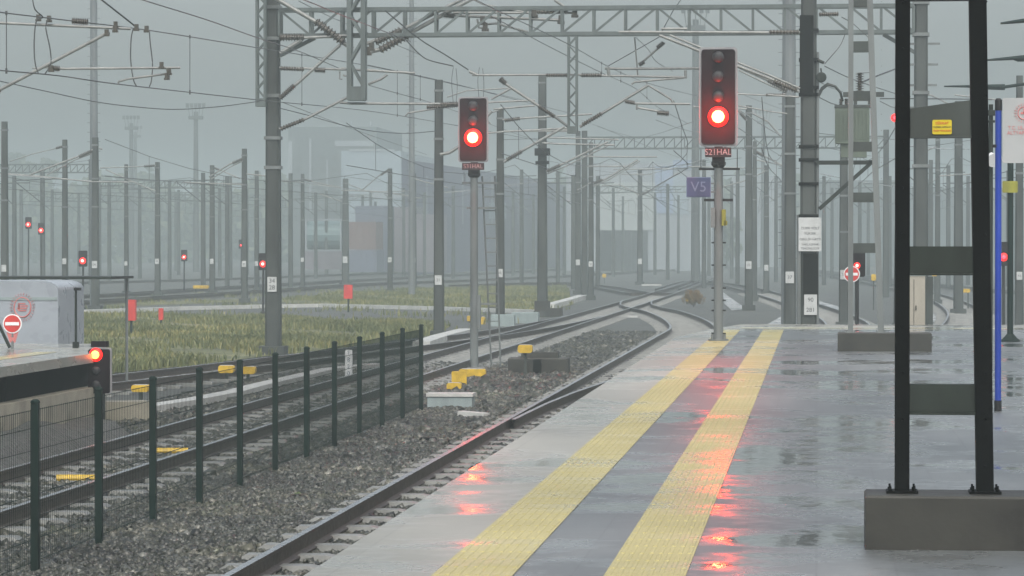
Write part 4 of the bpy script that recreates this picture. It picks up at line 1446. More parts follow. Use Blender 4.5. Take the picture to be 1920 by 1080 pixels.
mb.box((sx(1361), B.y - .08, sz(418)), (.05, .08, .08))
mb.build('junction_box', M['amber'], sig)
mb = MB()
mb.box((sx(1337), B.y - .05, sz(408)), (.07, .14, .34))
mb.build('junction_box', M['steel'], sig)
mb = MB()
mb.rrect((sx(1310), B.y - .06, sz(351)), 46 * k, 38 * k, .015, .012)
vs_ = mb.build('sign_panel', M['signtext'], sig)
mb = MB()
mb.rrect((sx(1310), B.y - .072, sz(351)), 43 * k, 35 * k, .012, .01)
vf = mb.build('sign_face', M['signblue'], vs_)
text('V5', .25, (sx(1310), B.y - .081, sz(351)), M['signtext'], vs_)
mb = MB()
mb.bar((sx(1325), B.y - .03, sz(344)), (B.x, B.y - .03, sz(344)), .03)
mb.bar((sx(1325), B.y - .03, sz(360)), (B.x, B.y - .03, sz(360)), .03)
mb.build('sign_arm', M['steel'], vs_)

D1 = 76.5
P1 = GD(889, D1, 0)
sig1, B1, yf1 = tall_signal('tall_signal', 'tall red signal with a ladder standing beyond the fence end, numbered S31HAL', (P1.x, P1.y, -.05), .715, 4.96, 6.52, 5.545, [5.95, 6.3], .15, 5.0, .1, 'S31HAL', .53)
k1 = D1 / F
def tx_(px):
    return B1.x + (px - 889) * k1
def tz(y):
    return CAMZ + (464 - y) * k1
mb = MB()
yl = B1.y + .15
la, lb = (Vector((tx_(903), yl, tz(330))), Vector((tx_(919), yl + .2, -.05))), (Vector((tx_(927), yl, tz(330))), Vector((tx_(936), yl + .2, -.05)))
mb.bar(la[0], la[1], .03)
mb.bar(lb[0], lb[1], .03)
for i in range(14):
    f = (i + .5) / 14
    mb.bar(la[0].lerp(la[1], f), lb[0].lerp(lb[1], f), .028)
mb.build('ladder', M['steel'], sig1)
mb = MB()
for y, a, b in ((343, 866, 932), (390, 875, 930), (570, 880, 930)):
    mb.bar((tx_(a), B1.y, tz(y)), (tx_(b), B1.y + .15, tz(y)), .05)
mb.bar((tx_(870), B1.y, tz(343)), (tx_(870), B1.y, tz(322)), .015)
mb.build('bracket', M['steel'], sig1)
mb = MB()
mb.box((tx_(897), B1.y + .03, tz(585)), (.1, .16, .8))
mb.build('junction_box', M['steel'], sig1)

# ground signal by the end of the left platform
Dd = 48.9
Pd = GD(187, Dd, 0)
kd = Dd / F
dw = thing('ground_signal', 'low ground signal with one lit red lamp at the end of the left platform', 'railway signal', (Pd.x, Pd.y, 0), 'lit red signals')
def dz_(y):
    return CAMZ + (464 - y) * kd
zc = (dz_(652) + dz_(738)) / 2
mb = MB()
mb.rrect((Pd.x, Pd.y + .03, zc), 44 * kd, dz_(652) - dz_(738), .04, .04)
bk = mb.build('backboard', M['rim'], dw)
mb = MB()
mb.rrect((Pd.x - .012, Pd.y - .006, zc - .01), 41 * kd, dz_(655) - dz_(738), .04, .035)
mb.build('face', M['face'], bk)
mb = MB()
lens(mb, (Pd.x - 7 * kd, Pd.y - .03, dz_(665)), .105)  # outer red dome imitates the halo round the core
o = mb.build('lens_halo', M['lens_bloom'], dw, smooth=True)
mb = MB()
lens(mb, (Pd.x - 7 * kd, Pd.y - .075, dz_(665)), .062)
mb.build('lamp_core', M['lens_dwarf'], o, smooth=True)
for y in (695, 722):
    mb = MB()
    lens(mb, (Pd.x - 7 * kd, Pd.y - .03, dz_(y)), .07)
    mb.build('lens', M['glass'], dw, smooth=True)
mb = MB()
mb.span((Pd.x - .14, Pd.y, dz_(651)), (Pd.x + .1, Pd.y + .18, dz_(640)))
mb.build('cap', M['face'], dw)
mb = MB()
mb.span((Pd.x - .05, Pd.y + .05, -.06), (Pd.x + .05, Pd.y + .15, dz_(730)))
mb.build('post', M['black'], dw)

def small_signal(label, px, y, D, r=.1, m='lens_far', w=.4, h=.75, lampoff=0):
    p = GD(px, D, -.05)
    z = CAMZ + (464 - y) * D / F
    t = thing('small_signal', label, 'railway signal', p, 'lit red signals')
    mb = MB()
    mb.rrect((p.x + lampoff, p.y + .06, z + .1), w, h, .1, .05)
    mb.build('face', M['face'], t)
    mb = MB()
    lens(mb, (p.x, p.y, z), r * 1.3)  # red dome drawn larger as the painted halo of the lamp
    o = mb.build('lens_halo', M['lens_bloom'], t, smooth=True)
    mb = MB()
    lens(mb, (p.x, p.y - r * .65, z), r * .6)
    mb.build('lamp_core', M[m], o, smooth=True)
    mb = MB()
    mb.tube([p, Vector((p.x + lampoff, p.y + .1, z - .1))], .05, 8)
    mb.lathe(p, (0, 0, 1), [(0, .16), (.12, .12), (.14, .06)], 8)
    mb.build('post', M['black'], t)
    return t
small_signal('red lamp in the mist, upper left one of the two beside the left border mast', 53, 421, 205, .12)
small_signal('red lamp in the mist, lower right one of the two beside the left border mast', 77, 432, 205, .12)
small_signal('bright red lamp just left of the meadow mast at the left', 155, 489, 150, .12)
small_signal('red lamp in the mist halfway between the red post box and the portal mast', 345, 482, 210, .11)
small_signal('tiny dim red lamp left of the strutted mast', 452, 460, 260, .07, 'lens_dim')
small_signal('bright red lamp touching the left side of the portal mast', 493, 495, 140, .11)
small_signal('red lamp above the round no-entry sign at the platform end', 1607, 498, 78, .06)
small_signal('blurred red lamp right of the blue pole', 1882, 482, 100, .10, 'lens_dim')
small_signal('red signal lamp peeping out left of the near black post', 1678, 221, 118, .12, 'lens_dim', .2, .7, .09)

# ------------------------------------------------------------------ double batten posts on the right platform
def batten_post(label, D, pxl, pxr, lean, zb_list, yellow=False):
    x0 = (pxl - 1531) * D / F
    xl, xr = x0, (pxr - 1531) * D / F
    Y = GD((pxl + pxr) / 2, D, 0).y
    xl, xr = GD(pxl, D, 0).x, GD(pxr, D, 0).x
    t = thing('batten_post', label, 'post', ((xl + xr) / 2, Y, PZ), 'double batten posts on concrete blocks')
    mb = MB()
    bx0, bx1 = xl - .20, xl + 1.25
    z1 = PZ + .292
    c = .012
    vs = []
    for z, g in ((PZ + .004, 0), (z1 - c, 0), (z1, c)):
        vs += [(bx0 + g, Y - .25 + g, z), (bx1 - g, Y - .25 + g, z), (bx1 - g, Y + .25 - g, z), (bx0 + g, Y + .25 - g, z)]
    fs = [(3, 2, 1, 0), (8, 9, 10, 11)] + [(k * 4 + i, k * 4 + (i + 1) % 4, k * 4 + 4 + (i + 1) % 4, k * 4 + 4 + i) for k in (0, 1) for i in range(4)]
    mb.add(vs, fs)
    mb.build('block', M['block'], t)
    H = PZ + 6.6
    mb = MB()
    for (x, w, ln) in ((xl, .078, 0.0), (xr, .092, lean)):
        # channel section: web and two flanges
        for (ox, ww, oy, dd) in ((0, w, -.05, .012), (-w / 2 + .006, .012, 0, .1), (w / 2 - .006, .012, 0, .1), (0, w, .046, .01)):
            vs = []
            for z, o in ((z1, 0), (H, -ln)):
                vs += [(x + ox + o - ww / 2, Y + oy - dd / 2, z), (x + ox + o + ww / 2, Y + oy - dd / 2, z), (x + ox + o + ww / 2, Y + oy + dd / 2, z), (x + ox + o - ww / 2, Y + oy + dd / 2, z)]
            mb.add(vs, [(3, 2, 1, 0), (4, 5, 6, 7), (0, 1, 5, 4), (1, 2, 6, 5), (2, 3, 7, 6), (3, 0, 4, 7)])
    for x in (xl, xr):
        mb.span((x - .085, Y - .09, z1), (x + .085, Y + .09, z1 + .014))
        for bx_, by_ in ((-.065, -.07), (.065, -.07), (.065, .07), (-.065, .07)):
            mb.lathe((x + bx_, Y + by_, z1 + .014), (0, 0, 1), [(0, .011), (.012, .011), (.013, .006), (.03, .006)], 6)
        for zz in np.arange(z1 + .15, H - .2, .25):
            mb.lathe((x, Y - .056, zz), (0, -1, 0), [(0, .007), (.006, .005)], 6)
    mb.build('legs' if False else 'upright', M['post'], t)
    for i, (za, zb2, m, skew) in enumerate(zb_list):
        xa = xl + .04
        xb = xr - .046 - lean * (za - z1) / (H - z1)
        mb = MB()
        mb.add([(xa, Y - .045, za), (xb, Y - .045, za), (xb, Y - .045, zb2 + skew), (xa, Y - .045, zb2), (xa, Y + .03, za), (xb, Y + .03, za), (xb, Y + .03, zb2 + skew), (xa, Y + .03, zb2)],
               [(0, 1, 2, 3), (7, 6, 5, 4), (4, 5, 1, 0), (3, 2, 6, 7), (0, 3, 7, 4), (1, 5, 6, 2)])
        mb.span((xa - .0, Y - .07, za - .012), (xb, Y + .03, za - .001))
        o = mb.build('batten', M[m], t)
        if yellow and i == 0:
            mb = MB()
            cx = xl + (1765 - pxl) * D / F
            cz = CAMZ - (239 - 464) * D / F
            mb.rrect((cx, Y - .049, cz), 36 * D / F, 27 * D / F, .006, .008)
            st = mb.build('sticker', M['yelsticker'], o)
            text('DİKKAT', .019, (cx, Y - .053, cz + .02), M['red'], st)
            text('YÜKSEK GERİLİM', .0125, (cx, Y - .053, cz), M['ink'], st)
            text('ÖLÜM TEHLİKESİ', .0125, (cx, Y - .053, cz - .02), M['red'], st)
    return t
Dn = 17.3
def nz(y):
    return CAMZ + (464 - y) * Dn / F
batten_post('nearest black double post with steel battens, yellow sticker on its upper batten', Dn, 1692, 1847, .105,
            [(nz(255), nz(204), 'batten_grey', .045), (nz(512), nz(462), 'batten', 0), (nz(773), nz(720), 'batten', 0), (nz(-2), nz(-54), 'batten', 0), (nz(-260), nz(-312), 'batten', 0), (nz(-520), nz(-572), 'batten', 0)], True)
Df = 49.9
def fz_(y):
    return CAMZ + (464 - y) * Df / F
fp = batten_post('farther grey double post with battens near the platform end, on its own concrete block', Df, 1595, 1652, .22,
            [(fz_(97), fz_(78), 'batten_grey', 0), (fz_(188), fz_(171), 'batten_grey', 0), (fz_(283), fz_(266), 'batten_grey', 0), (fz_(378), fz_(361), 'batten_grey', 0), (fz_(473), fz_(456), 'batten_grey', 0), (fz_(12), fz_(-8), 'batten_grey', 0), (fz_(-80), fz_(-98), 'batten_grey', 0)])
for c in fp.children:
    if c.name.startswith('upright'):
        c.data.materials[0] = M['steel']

# ------------------------------------------------------------------ blue pole sign, lamp poles
Db = 31.5
Pb = G(1871, 771, PZ + .004)
kb = Db / F
bs_ = thing('sign_board', 'white sign board with a red emblem on a blue pole at the right border', 'sign', (Pb.x, Pb.y, PZ))
mb = MB()
mb.tube([Vector((Pb.x, Pb.y, PZ)), Vector((Pb.x, Pb.y, PZ + 3.06))], .032, 14)
mb.build('pole', M['blue'], bs_)
mb = MB()
mb.lathe((Pb.x, Pb.y, PZ + 2.97), (0, 0, 1), [(0, .036), (.1, .036), (.12, .02)], 14)
mb.build('pole_cap', M['black'], bs_)
MB().lathe((Pb.x, Pb.y, PZ), (0, 0, 1), [(0, .037), (.11, .037)], 14).build('pole_foot', M['black'], bs_)
mb = MB()
mb.tube([Vector((Pb.x + 1.12, Pb.y, PZ)), Vector((Pb.x + 1.12, Pb.y, PZ + 3.06))], .032, 14)
mb.build('pole', M['blue'], bs_)
bx = Pb.x + .56
bz = PZ + (771 - 243) * kb
mb = MB()
mb.rrect((bx + .005, Pb.y - .02, bz), 1.05, 122 * kb, .02, .012)
bp = mb.build('panel', M['board'], bs_)
yb = Pb.y - .033
em = MB()
ecx, ecz = Pb.x + .25, bz + .17
for i in range(20):
    a = 2 * math.pi * i / 20
    em.bar((ecx + math.cos(a) * .075, yb, ecz + math.sin(a) * .075), (ecx + math.cos(a) * .1, yb, ecz + math.sin(a) * .1), .008, .004)
em.tube([(ecx + math.cos(a) * .062, yb, ecz + math.sin(a) * .062) for a in np.linspace(0, 6.283, 25)], .005, 5)
em.box((ecx, yb, ecz), (.07, .004, .02))
em.box((ecx, yb, ecz + .02), (.02, .004, .05))
em.build('emblem', M['redfade'], bp)
text('T.C. ULAŞTIRMA VE', .05, (Pb.x + .30, yb, bz + .025), M['redfade'], bp, squeeze=.95)
text('ALTYAPI BAKANLIĞI', .05, (Pb.x + .30, yb, bz - .025), M['redfade'], bp, squeeze=.95)
mb = MB()
mb.box((Pb.x - .03, Pb.y - .0, PZ + 2.62), (.06, .05, .03))
mb.build('bracket', M['black'], bs_)
# small pale loudspeaker horn behind the blue pole
Ps = G(1857, 700, PZ)
hs = thing('loudspeaker_post', 'slim dark post with a small cream loudspeaker horn behind the blue pole', 'loudspeaker', (Ps.x, Ps.y, PZ))
Dsp = 1.62 * F / (700 - 464)
def pz(y):
    return CAMZ + (464 - y) * Dsp / F
mb = MB()
mb.tube([Vector((Ps.x, Ps.y, PZ)), Vector((Ps.x, Ps.y, pz(196)))], .028, 10)
mb.box((Ps.x, Ps.y, pz(212)), (.12, .1, .07))
mb.box((Ps.x, Ps.y, pz(228)), (.1, .08, .03))
mb.build('post', M['batten'], hs)
mb = MB()
mb.lathe((Ps.x, Ps.y - .06, pz(290)), (0.25, -.8, -.5), [(0, .03), (.06, .045), (.14, .10), (.15, .105)], 14)
mb.build('horn', M['white'], hs)

Pg = G(1894, 641, PZ)
gpost = thing('flanged_post', 'dark green post on a round flange right of the blue pole', 'post', (Pg.x, Pg.y, PZ))
kg = 55.0 / F
mb = MB()
mb.tube([Vector((Pg.x, Pg.y, PZ)), Vector((Pg.x, Pg.y, PZ + 3.3))], .052, 12)
mb.lathe((Pg.x, Pg.y, PZ + .004), (0, 0, 1), [(0, .17), (.02, .17), (.06, .12), (.13, .06)], 14)
mb.build('pole', M['fence'], gpost)
mb = MB()
mb.rrect((Pg.x - .01, Pg.y - .06, PZ + (641 - 351) * kg), .26, .2, .03, .02)
mb.build('panel', M['amber'], gpost)

def lamp(label, px, y, D, tipx, tipy, headw):
    """platform lamp on a pole just outside the frame, arm and leaf-shaped head reaching in"""
    pole = GD(1990 + (D - 60) * -.4, D, PZ)
    z = CAMZ + (464 - y) * D / F
    t = thing('platform_lamp', label, 'street lamp', pole, 'unlit platform lamps')
    mb = MB()
    mb.tube([pole, Vector((pole.x, pole.y, z + .3))], .075, 10, 0, .05)
    mb.lathe(pole, (0, 0, 1), [(0, .2), (.03, .2), (.05, .09)], 12)
    mb.build('pole', M['fence'], t)
    a = at(px, y, D)
    b = at(tipx, tipy, D)
    mb = MB()
    mb.tube([Vector((pole.x, pole.y, z + .18)), Vector(((pole.x + a.x) / 2, a.y, z + .1)), a], .045, 8)
    mb.build('arm', M['fence'], t)
    mb = MB()
    L = (b - a).length
    d = (b - a).normalized()
    n = 10
    vs, fs = [], []
    for i in range(n + 1):
        f = i / n
        c = a + (b - a) * f
        hw = headw * math.sin(math.pi * (.18 + .8 * f)) ** .7 + .01
        up_ = .055 * (1 - f) + .02
        dn = (.085 if f < .35 else .035) * (1 - f * .5)
        vs += [(c.x, c.y - hw, c.z), (c.x, c.y - hw * .5, c.z + up_), (c.x, c.y + hw * .5, c.z + up_), (c.x, c.y + hw, c.z), (c.x, c.y + hw * .6, c.z - dn), (c.x, c.y - hw * .6, c.z - dn)]
    for i in range(n):
        for j in range(6):
            p, q = i * 6 + j, i * 6 + (j + 1) % 6
            fs.append((p, q, q + 6, p + 6))
    fs += [(5, 4, 3, 2, 1, 0), tuple(n * 6 + j for j in range(6))]
    mb.add(vs, fs)
    mb.build('lamp_head', M['fence'], t)
lamp('unlit platform lamp head at the upper right corner, topmost of three', 1960, 36, 62, 1876, 44, .16)
lamp('unlit platform lamp head at the right border, middle of three', 1935, 108, 74, 1848, 113, .16)
lamp('unlit platform lamp head crossing the near black post, lowest of three', 1884, 163, 88, 1770, 162, .18)

# ------------------------------------------------------------------ the left platform: cabin, canopy, no-entry sign, camera post
Dc = 62.0
Pc = GD(-40, Dc, -.05)
kc = Dc / F
def cz(y):
    return CAMZ + (464 - y) * kc
cab = thing('cabin', 'white rounded cabin with a round red emblem behind the left platform', 'cabin', (Pc.x, Pc.y, -.05))
xr_ = GD(112, Dc, 0).x
xl_ = xr_ - 4.6
zc1 = cz(527)
prof = []
rr = .32
for a in np.linspace(0, 90, 7):
    prof.append((xr_ - rr + math.sin(R(a)) * rr, zc1 - rr * .55 + math.cos(R(a)) * rr * .55))
pr = [(xl_, -.05), (xl_, zc1)] + prof + [(xr_, -.05)]
n = len(pr)
mb = MB()
mb.add([(x, Pc.y, z) for x, z in pr] + [(x, Pc.y + 2.2, z) for x, z in pr],
       [tuple(range(n)), tuple(range(2 * n - 1, n - 1, -1))] + [(i + n, (i + 1) % n + n, (i + 1) % n, i) for i in range(n)])
mb.build('body', M['vanwhite'], cab)
mb = MB()
mb.span((xl_, Pc.y - .012, cz(563)), (xr_ - .02, Pc.y - .002, cz(557)))
mb.build('trim', M['greybox'], cab)
em = MB()
ecx, ecz = GD(44, Dc, 0).x, cz(576)
yb = Pc.y - .006
for i in range(26):
    a = 2 * math.pi * i / 26
    em.bar((ecx + math.cos(a) * .2, yb, ecz + math.sin(a) * .23), (ecx + math.cos(a) * .245, yb, ecz + math.sin(a) * .28), .034, .004)
em.tube([(ecx + math.cos(a) * .165, yb, ecz + math.sin(a) * .19) for a in np.linspace(0, 6.283, 30)], .013, 5)
for q, (wd, dz2) in enumerate(((.14, .07), (.2, .025), (.2, -.02), (.13, -.065))):
    em.box((ecx + (.01 if q % 2 else -.01), yb, ecz + dz2), (wd, .004, .026))
em.box((ecx - .07, yb, ecz), (.03, .004, .14))
em.build('emblem', M['redfade'], cab)
can = thing('canopy', 'thin flat canopy roof over the white cabin', 'canopy', (xr_ + .4, Pc.y - .4, -.05))
mb = MB()
mb.span((xl_ - .2, Pc.y + 2.5, cz(523.0) - .03), (GD(160, Dc, 0).x, Pc.y + 4.6, cz(521)))
mb.build('roof', M['batten'], can)
for xq in (GD(150, Dc, 0).x, xl_ - .1):
    MB().tube([Vector((xq, Pc.y + 4.4, -.05)), Vector((xq, Pc.y + 4.4, cz(523.5)))], .03, 8).build('post', M['steel'], can)
Dn1 = 51.0
Pn = GD(23, Dn1, PZ)
kn = Dn1 / F
def no_entry(label, px, y, D, r, base, grp='round no-entry signs'):
    p = GD(px, D, base)
    z = CAMZ + (464 - y) * D / F
    t = thing('no_entry_sign', label, 'sign', p, grp)
    mb = MB()
    mb.tube([p, Vector((p.x, p.y + .03, z))], .022, 8)
    mb.build('pole', M['steel'], t)
    mb = MB()
    mb.lathe((p.x, p.y, z), (0, -1, 0), [(0, r), (.012, r)], 28)
    d = mb.build('rim', M['white'], t)
    mb = MB()
    mb.lathe((p.x, p.y - .013, z), (0, -1, 0), [(0, r * .88), (.004, r * .88)], 28)
    mb.build('disc', M['red'], d)
    mb = MB()
    mb.box((p.x, p.y - .021, z), (r * 1.45, .004, r * .34))
    mb.build('bar', M['white'], d)
    return t, p, z
t, p, z = no_entry('round red no-entry sign on the left platform in front of the white cabin', 23, 607, Dn1, .155, PZ)
mb = MB()
mb.add([(p.x - .1, p.y + .002, z - .12), (p.x + .1, p.y + .002, z - .12), (p.x + .045, p.y + .002, z - .3), (p.x - .045, p.y + .002, z - .3),
        (p.x - .1, p.y + .014, z - .12), (p.x + .1, p.y + .014, z - .12), (p.x + .045, p.y + .014, z - .3), (p.x - .045, p.y + .014, z - .3)],
       [(0, 1, 2, 3)[::-1], (4, 5, 6, 7), (0, 4, 5, 1), (1, 5, 6, 2), (2, 6, 7, 3), (3, 7, 4, 0)])
mb.lathe((p.x, p.y - .0, z - .25), (0, -1, 0), [(0, .035), (.01, .035)], 12)
mb.build('bracket', M['redfade'], t)
mb = MB()
mb.bar((p.x - .32, p.y + .02, z + .18), (p.x - .05, p.y + .03, PZ + .02), .045)
mb.build('brace', M['batten'], t)
no_entry('round red no-entry sign behind the far batten post at the platform end', 1597, 514, 72, .185, -.05)
Pk = GD(142, 51.5, PZ)
cp = thing('camera_post', 'slim post with a small camera at the end of the left platform', 'camera post', Pk)
mb = MB()
mb.tube([Pk, Vector((Pk.x, Pk.y, CAMZ - (543 - 464) * 51.5 / F))], .02, 8)
mb.box((Pk.x, Pk.y, PZ + .05), (.09, .09, .1))
mb.build('post', M['batten'], cp)
mb = MB()
mb.box((Pk.x + .035, Pk.y - .03, CAMZ - (542 - 464) * 51.5 / F), (.1, .12, .045))
mb.build('camera', M['black'], cp)

# ------------------------------------------------------------------ lineside boxes, indicators
def block(name, label, cat, px, yb, wpx, hpx, dep, mat, lid=None, group=None, D=None):
    p = G(px, yb, -.05)
    D = D or (p - CAM).dot(fwd)
    w, h = wpx * D / F, hpx * D / F
    t = thing(name, label, cat, p, group)
    mb = MB()
    c = .015
    vs = []
    for z, g in ((-.05, 0), (h - c - .05, 0), (h - .05, c)):
        vs += [(p.x - w / 2 + g, p.y + g, z), (p.x + w / 2 - g, p.y + g, z), (p.x + w / 2 - g, p.y + dep - g, z), (p.x - w / 2 + g, p.y + dep - g, z)]
    fs = [(3, 2, 1, 0), (8, 9, 10, 11)] + [(k * 4 + i, k * 4 + (i + 1) % 4, k * 4 + 4 + (i + 1) % 4, k * 4 + 4 + i) for k in (0, 1) for i in range(4)]
    mb.add(vs, fs)
    mb.build('body', M[mat], t)
    if lid:
        mb = MB()
        mb.span((p.x - w / 2 - .02, p.y - .02, h - .048), (p.x + w / 2 + .02, p.y + dep + .02, h + .01))
        mb.build('lid', M[lid], t)
    return t, p, w, h, D
block('trackside_box', 'grey box with a pale lid just right of the fence end', 'box', 843, 769, 84, 25, .5, 'greybox', 'paleconcrete')
t, p, w, h, D = block('concrete_bin', 'open brown concrete bin with a yellow lamp on it, right of the first tall signal', 'concrete bin', 1008, 704, 112, 32, .8, 'block')
mb = MB()
mb.span((p.x - .1, p.y - .03, -.04), (p.x + .09, p.y + .01, h * .8))
mb.build('opening', M['post'], t)
mb = MB()
mb.span((p.x - w * .3, p.y + .3, h - .06), (p.x + w * .32, p.y + .7, h + .08))
mb.build('lid', M['block'], t)
def point_lamp(label, px, y, D, w, h, post=True, grp='yellow point indicators', dep=.22):
    c = at(px, y, D)
    t = thing('point_indicator', label, 'point indicator', (c.x, c.y, -.05), grp)
    W, H = w * D / F, h * D / F
    mb = MB()
    mb.rrect((c.x, c.y, c.z), W, H, dep, min(W, H) * .3)
    mb.build('lamp_body', M['yellow'], t)
    mb = MB()
    mb.rrect((c.x, c.y - .02, c.z + H * .46), W * .8, H * .14, dep * .8, H * .05)
    mb.build('cap', M['paleconcrete'], t)
    if post:
        for dx in ((-W * .32, W * .32) if W > .4 else (0,)):
            MB().span((c.x + dx - .03, c.y - .03, -.06), (c.x + dx + .03, c.y + .03, c.z - H * .4)).build('post', M['batten_grey'], t)
    return t, c
point_lamp('yellow lamp standing on the brown concrete bin', 985, 654, 72.6, 27, 15, True)
t, c = point_lamp('wide yellow indicator at the foot of the first tall signal', 886, 699, 71, 50, 15, True)
t, c = point_lamp('small yellow indicator above the grey box with the pale lid', 852, 725, 65, 27, 15, True)
mb = MB()
c2 = at(861, 714, 67)
o = mb.rrect((c2.x, c2.y, c2.z), 28 * 67 / F, 36 * 67 / F, .05, .02)
mb.span((c2.x - .025, c2.y - .02, -.06), (c2.x + .025, c2.y + .02, c2.z - .15))
tag(mb.build('yellow_board', M['yellow'], None, (c2.x, c2.y, -.05)), 'square yellow board behind the small yellow indicator by the fence end', 'board')
point_lamp('yellow lamp left of the tall signal mast, near the field edge', 880, 597, 125, 8, 10, True)
point_lamp('yellow lamp right of the tall signal mast, near the grey troughs', 906, 605, 122, 7, 22, True)
point_lamp('yellow indicator beside the low concrete kerb, left of the fence', 264, 728, 60, 32, 13, True)
point_lamp('yellow indicator seen through the fence, left of the pair', 425, 692, 70, 29, 14, True)
point_lamp('yellow indicator seen through the fence, right of the pair', 465, 694, 69, 29, 14, True)
point_lamp('faint yellow indicator on the misty track left of the portal mast', 377, 538, 200, 30, 6, True)
point_lamp('yellow indicator between the near black posts in the background', 1808, 545, 150, 22, 7, True)
point_lamp('yellow lamp under the tree clump left of the second tall signal', 1288, 558, 165, 5, 14, True)
point_lamp('tiny yellow lamp by the far crossing, below the slim mast', 1133, 517, 260, 7, 7, True)
point_lamp('tiny yellow lamp behind the far batten post', 1638, 520, 150, 9, 12, True)
point_lamp('tiny yellow lamp right of the beige cabinet', 1752, 516, 160, 9, 4, True)

block('cable_cabinet', 'grey concrete cabinet row behind the ladder, left box', 'cabinet', 942, 612, 44, 22, .6, 'greybox', None, 'low grey cabinets')
block('cable_cabinet', 'grey concrete cabinet row behind the ladder, right box', 'cabinet', 984, 606, 50, 20, .6, 'greybox', None, 'low grey cabinets')
# beige cabinet beyond the platform end
Pq = GD(1715, 70.5, -.05)
q = thing('beige_cabinet', 'tall beige cabinet beyond the platform end, between the near black posts', 'cabinet', Pq)
mb = MB()
zt2 = CAMZ - (517 - 464) * 70.5 / F
mb.span((Pq.x - .3, Pq.y, -.05), (Pq.x + .23, Pq.y + .5, zt2))
mb.build('body', M['beige'], q)
mb = MB()
mb.span((Pq.x - .32, Pq.y - .02, zt2 + .001), (Pq.x + .25, Pq.y + .52, zt2 + .04))
mb.build('roof', M['greybox'], q)
mb = MB()
mb.span((Pq.x - .02, Pq.y - .012, .1), (Pq.x - .01, Pq.y - .001, zt2 - .08))
mb.box((Pq.x + .03, Pq.y - .015, 1.55), (.02, .03, .1))
mb.build('door_handle', M['post'], q)
tag(MB().span((Pq.x + .26, Pq.y - .05, -.05), (Pq.x + .40, Pq.y + .1, zt2 - .02)).build('stub_post', M['batten_grey'], None, (Pq.x + .3, Pq.y, -.05)), 'stubby grey post against the right side of the beige cabinet', 'post')

# red boxes on posts in the meadow
def red_box(label, px, y0, y1, w, D):
    p = GD(px, D, -.05)
    za, zb3 = CAMZ - (y1 - 464) * D / F, CAMZ - (y0 - 464) * D / F
    t = thing('red_post_box', label, 'marker box', p, 'red boxes on posts')
    mb = MB()
    mb.rrect((p.x, p.y, (za + zb3) / 2), w * D / F, zb3 - za, .18, .03)
    mb.build('box', M['red'], t)
    mb = MB()
    mb.tube([p, Vector((p.x, p.y, za))], .04, 8)
    mb.build('post', M['fence'], t)
red_box('red box on a post in the left meadow, the largest one', 246, 562, 601, 18, 105)
red_box('small dim red marker right of the largest red box', 302, 578, 600, 8, 118)
red_box('red box on a post in the meadow between the portal mast and the first signal', 653, 534, 560, 16, 145)

# white number post behind the fence, small litter
Pw = G(654, 712, -.05)
wp = thing('number_post', 'white lineside number post seen through the far end of the fence', 'marker post', Pw)
Dw2 = (Pw - CAM).dot(fwd)
hh = 56 * Dw2 / F
mb = MB()
mb.rrect((Pw.x, Pw.y, -.05 + hh / 2), 13 * Dw2 / F, hh, .08, .02)
pp_ = mb.build('panel', M['white'], wp)
for i, ch in enumerate('1820'):
    text(ch, .13, (Pw.x, Pw.y - .042, hh - .12 - i * .15), M['signtext'], pp_)
block('black_box', 'small black box lying on the ballast right of the fence', 'box', 801, 833, 30, 12, .2, 'post')
Pl = G(888, 785, -.05)
mb = MB()
mb.box((Pl.x, Pl.y, .02), (.52, .2, .09), Matrix.Rotation(R(-24), 3, 'Z') @ Matrix.Rotation(R(3), 3, 'Y'))
tag(mb.build('loose_slab', M['paleconcrete'], None, (Pl.x, Pl.y, -.05)), 'loose pale slab lying on the ballast below the grey box', 'slab')
for lab, px, y, l in (('yellow cable cover between the rails, nearer one', 143, 897, .5), ('yellow cable cover between the rails, farther one', 318, 846, .5)):
    p = G(px, y, 0.02)
    mb = MB()
    mb.tube([p + Vector((-l / 2, 0, 0)), p + Vector((l / 2, .06, 0))], .045, 8)
    tag(mb.build('cable_cover', M['amber'] if 0 else M['yellow'], None, p), lab, 'cable cover', 'yellow cable covers')

# ------------------------------------------------------------------ background buildings and containers
def bld(name, label, cat, px0, px1, ytop, D, dep, mat, ybot=None, parts=None, skew=0, group=None):
    a, b = GD(px0, D, 0), GD(px1, D + skew, 0)
    zt3 = CAMZ + (464 - ytop) * D / F
    t = thing(name, label, cat, ((a.x + b.x) / 2, (a.y + b.y) / 2, -.05), group)
    d = (b - a).xy.normalized()
    nrm = Vector((0, 1))
    pts = [a.xy, b.xy, b.xy + nrm * dep, a.xy + nrm * dep]
    mb = MB()
    mb.poly([(q.x, q.y) for q in pts], -.05, zt3)
    mb.build('wall', M[mat], t)
    def on(px, y, off=.15):
        f = (px - px0) / (px1 - px0)
        D_ = D + skew * f
        q = at(px, y, D_)
        q2 = a.lerp(b, f)
        return Vector((q2.x - nrm.x * off, q2.y - nrm.y * off, CAMZ + (464 - y) * D_ / F))
    return t, on, zt3, pts
def panel(on, t, px0, px1, y0, y1, mat, name='panel', th=.12):
    mb = MB()
    A_, B_, C_, E_ = on(px0, y1, th), on(px1, y1, th), on(px1, y0, th), on(px0, y0, th)
    A2, B2, C2, E2 = on(px0, y1, .01), on(px1, y1, .01), on(px1, y0, .01), on(px0, y0, .01)
    mb.add([A_, B_, C_, E_, A2, B2, C2, E2], [(0, 1, 2, 3), (0, 4, 5, 1), (1, 5, 6, 2), (2, 6, 7, 3), (3, 7, 4, 0)])
    mb.build(name, M[mat], t)

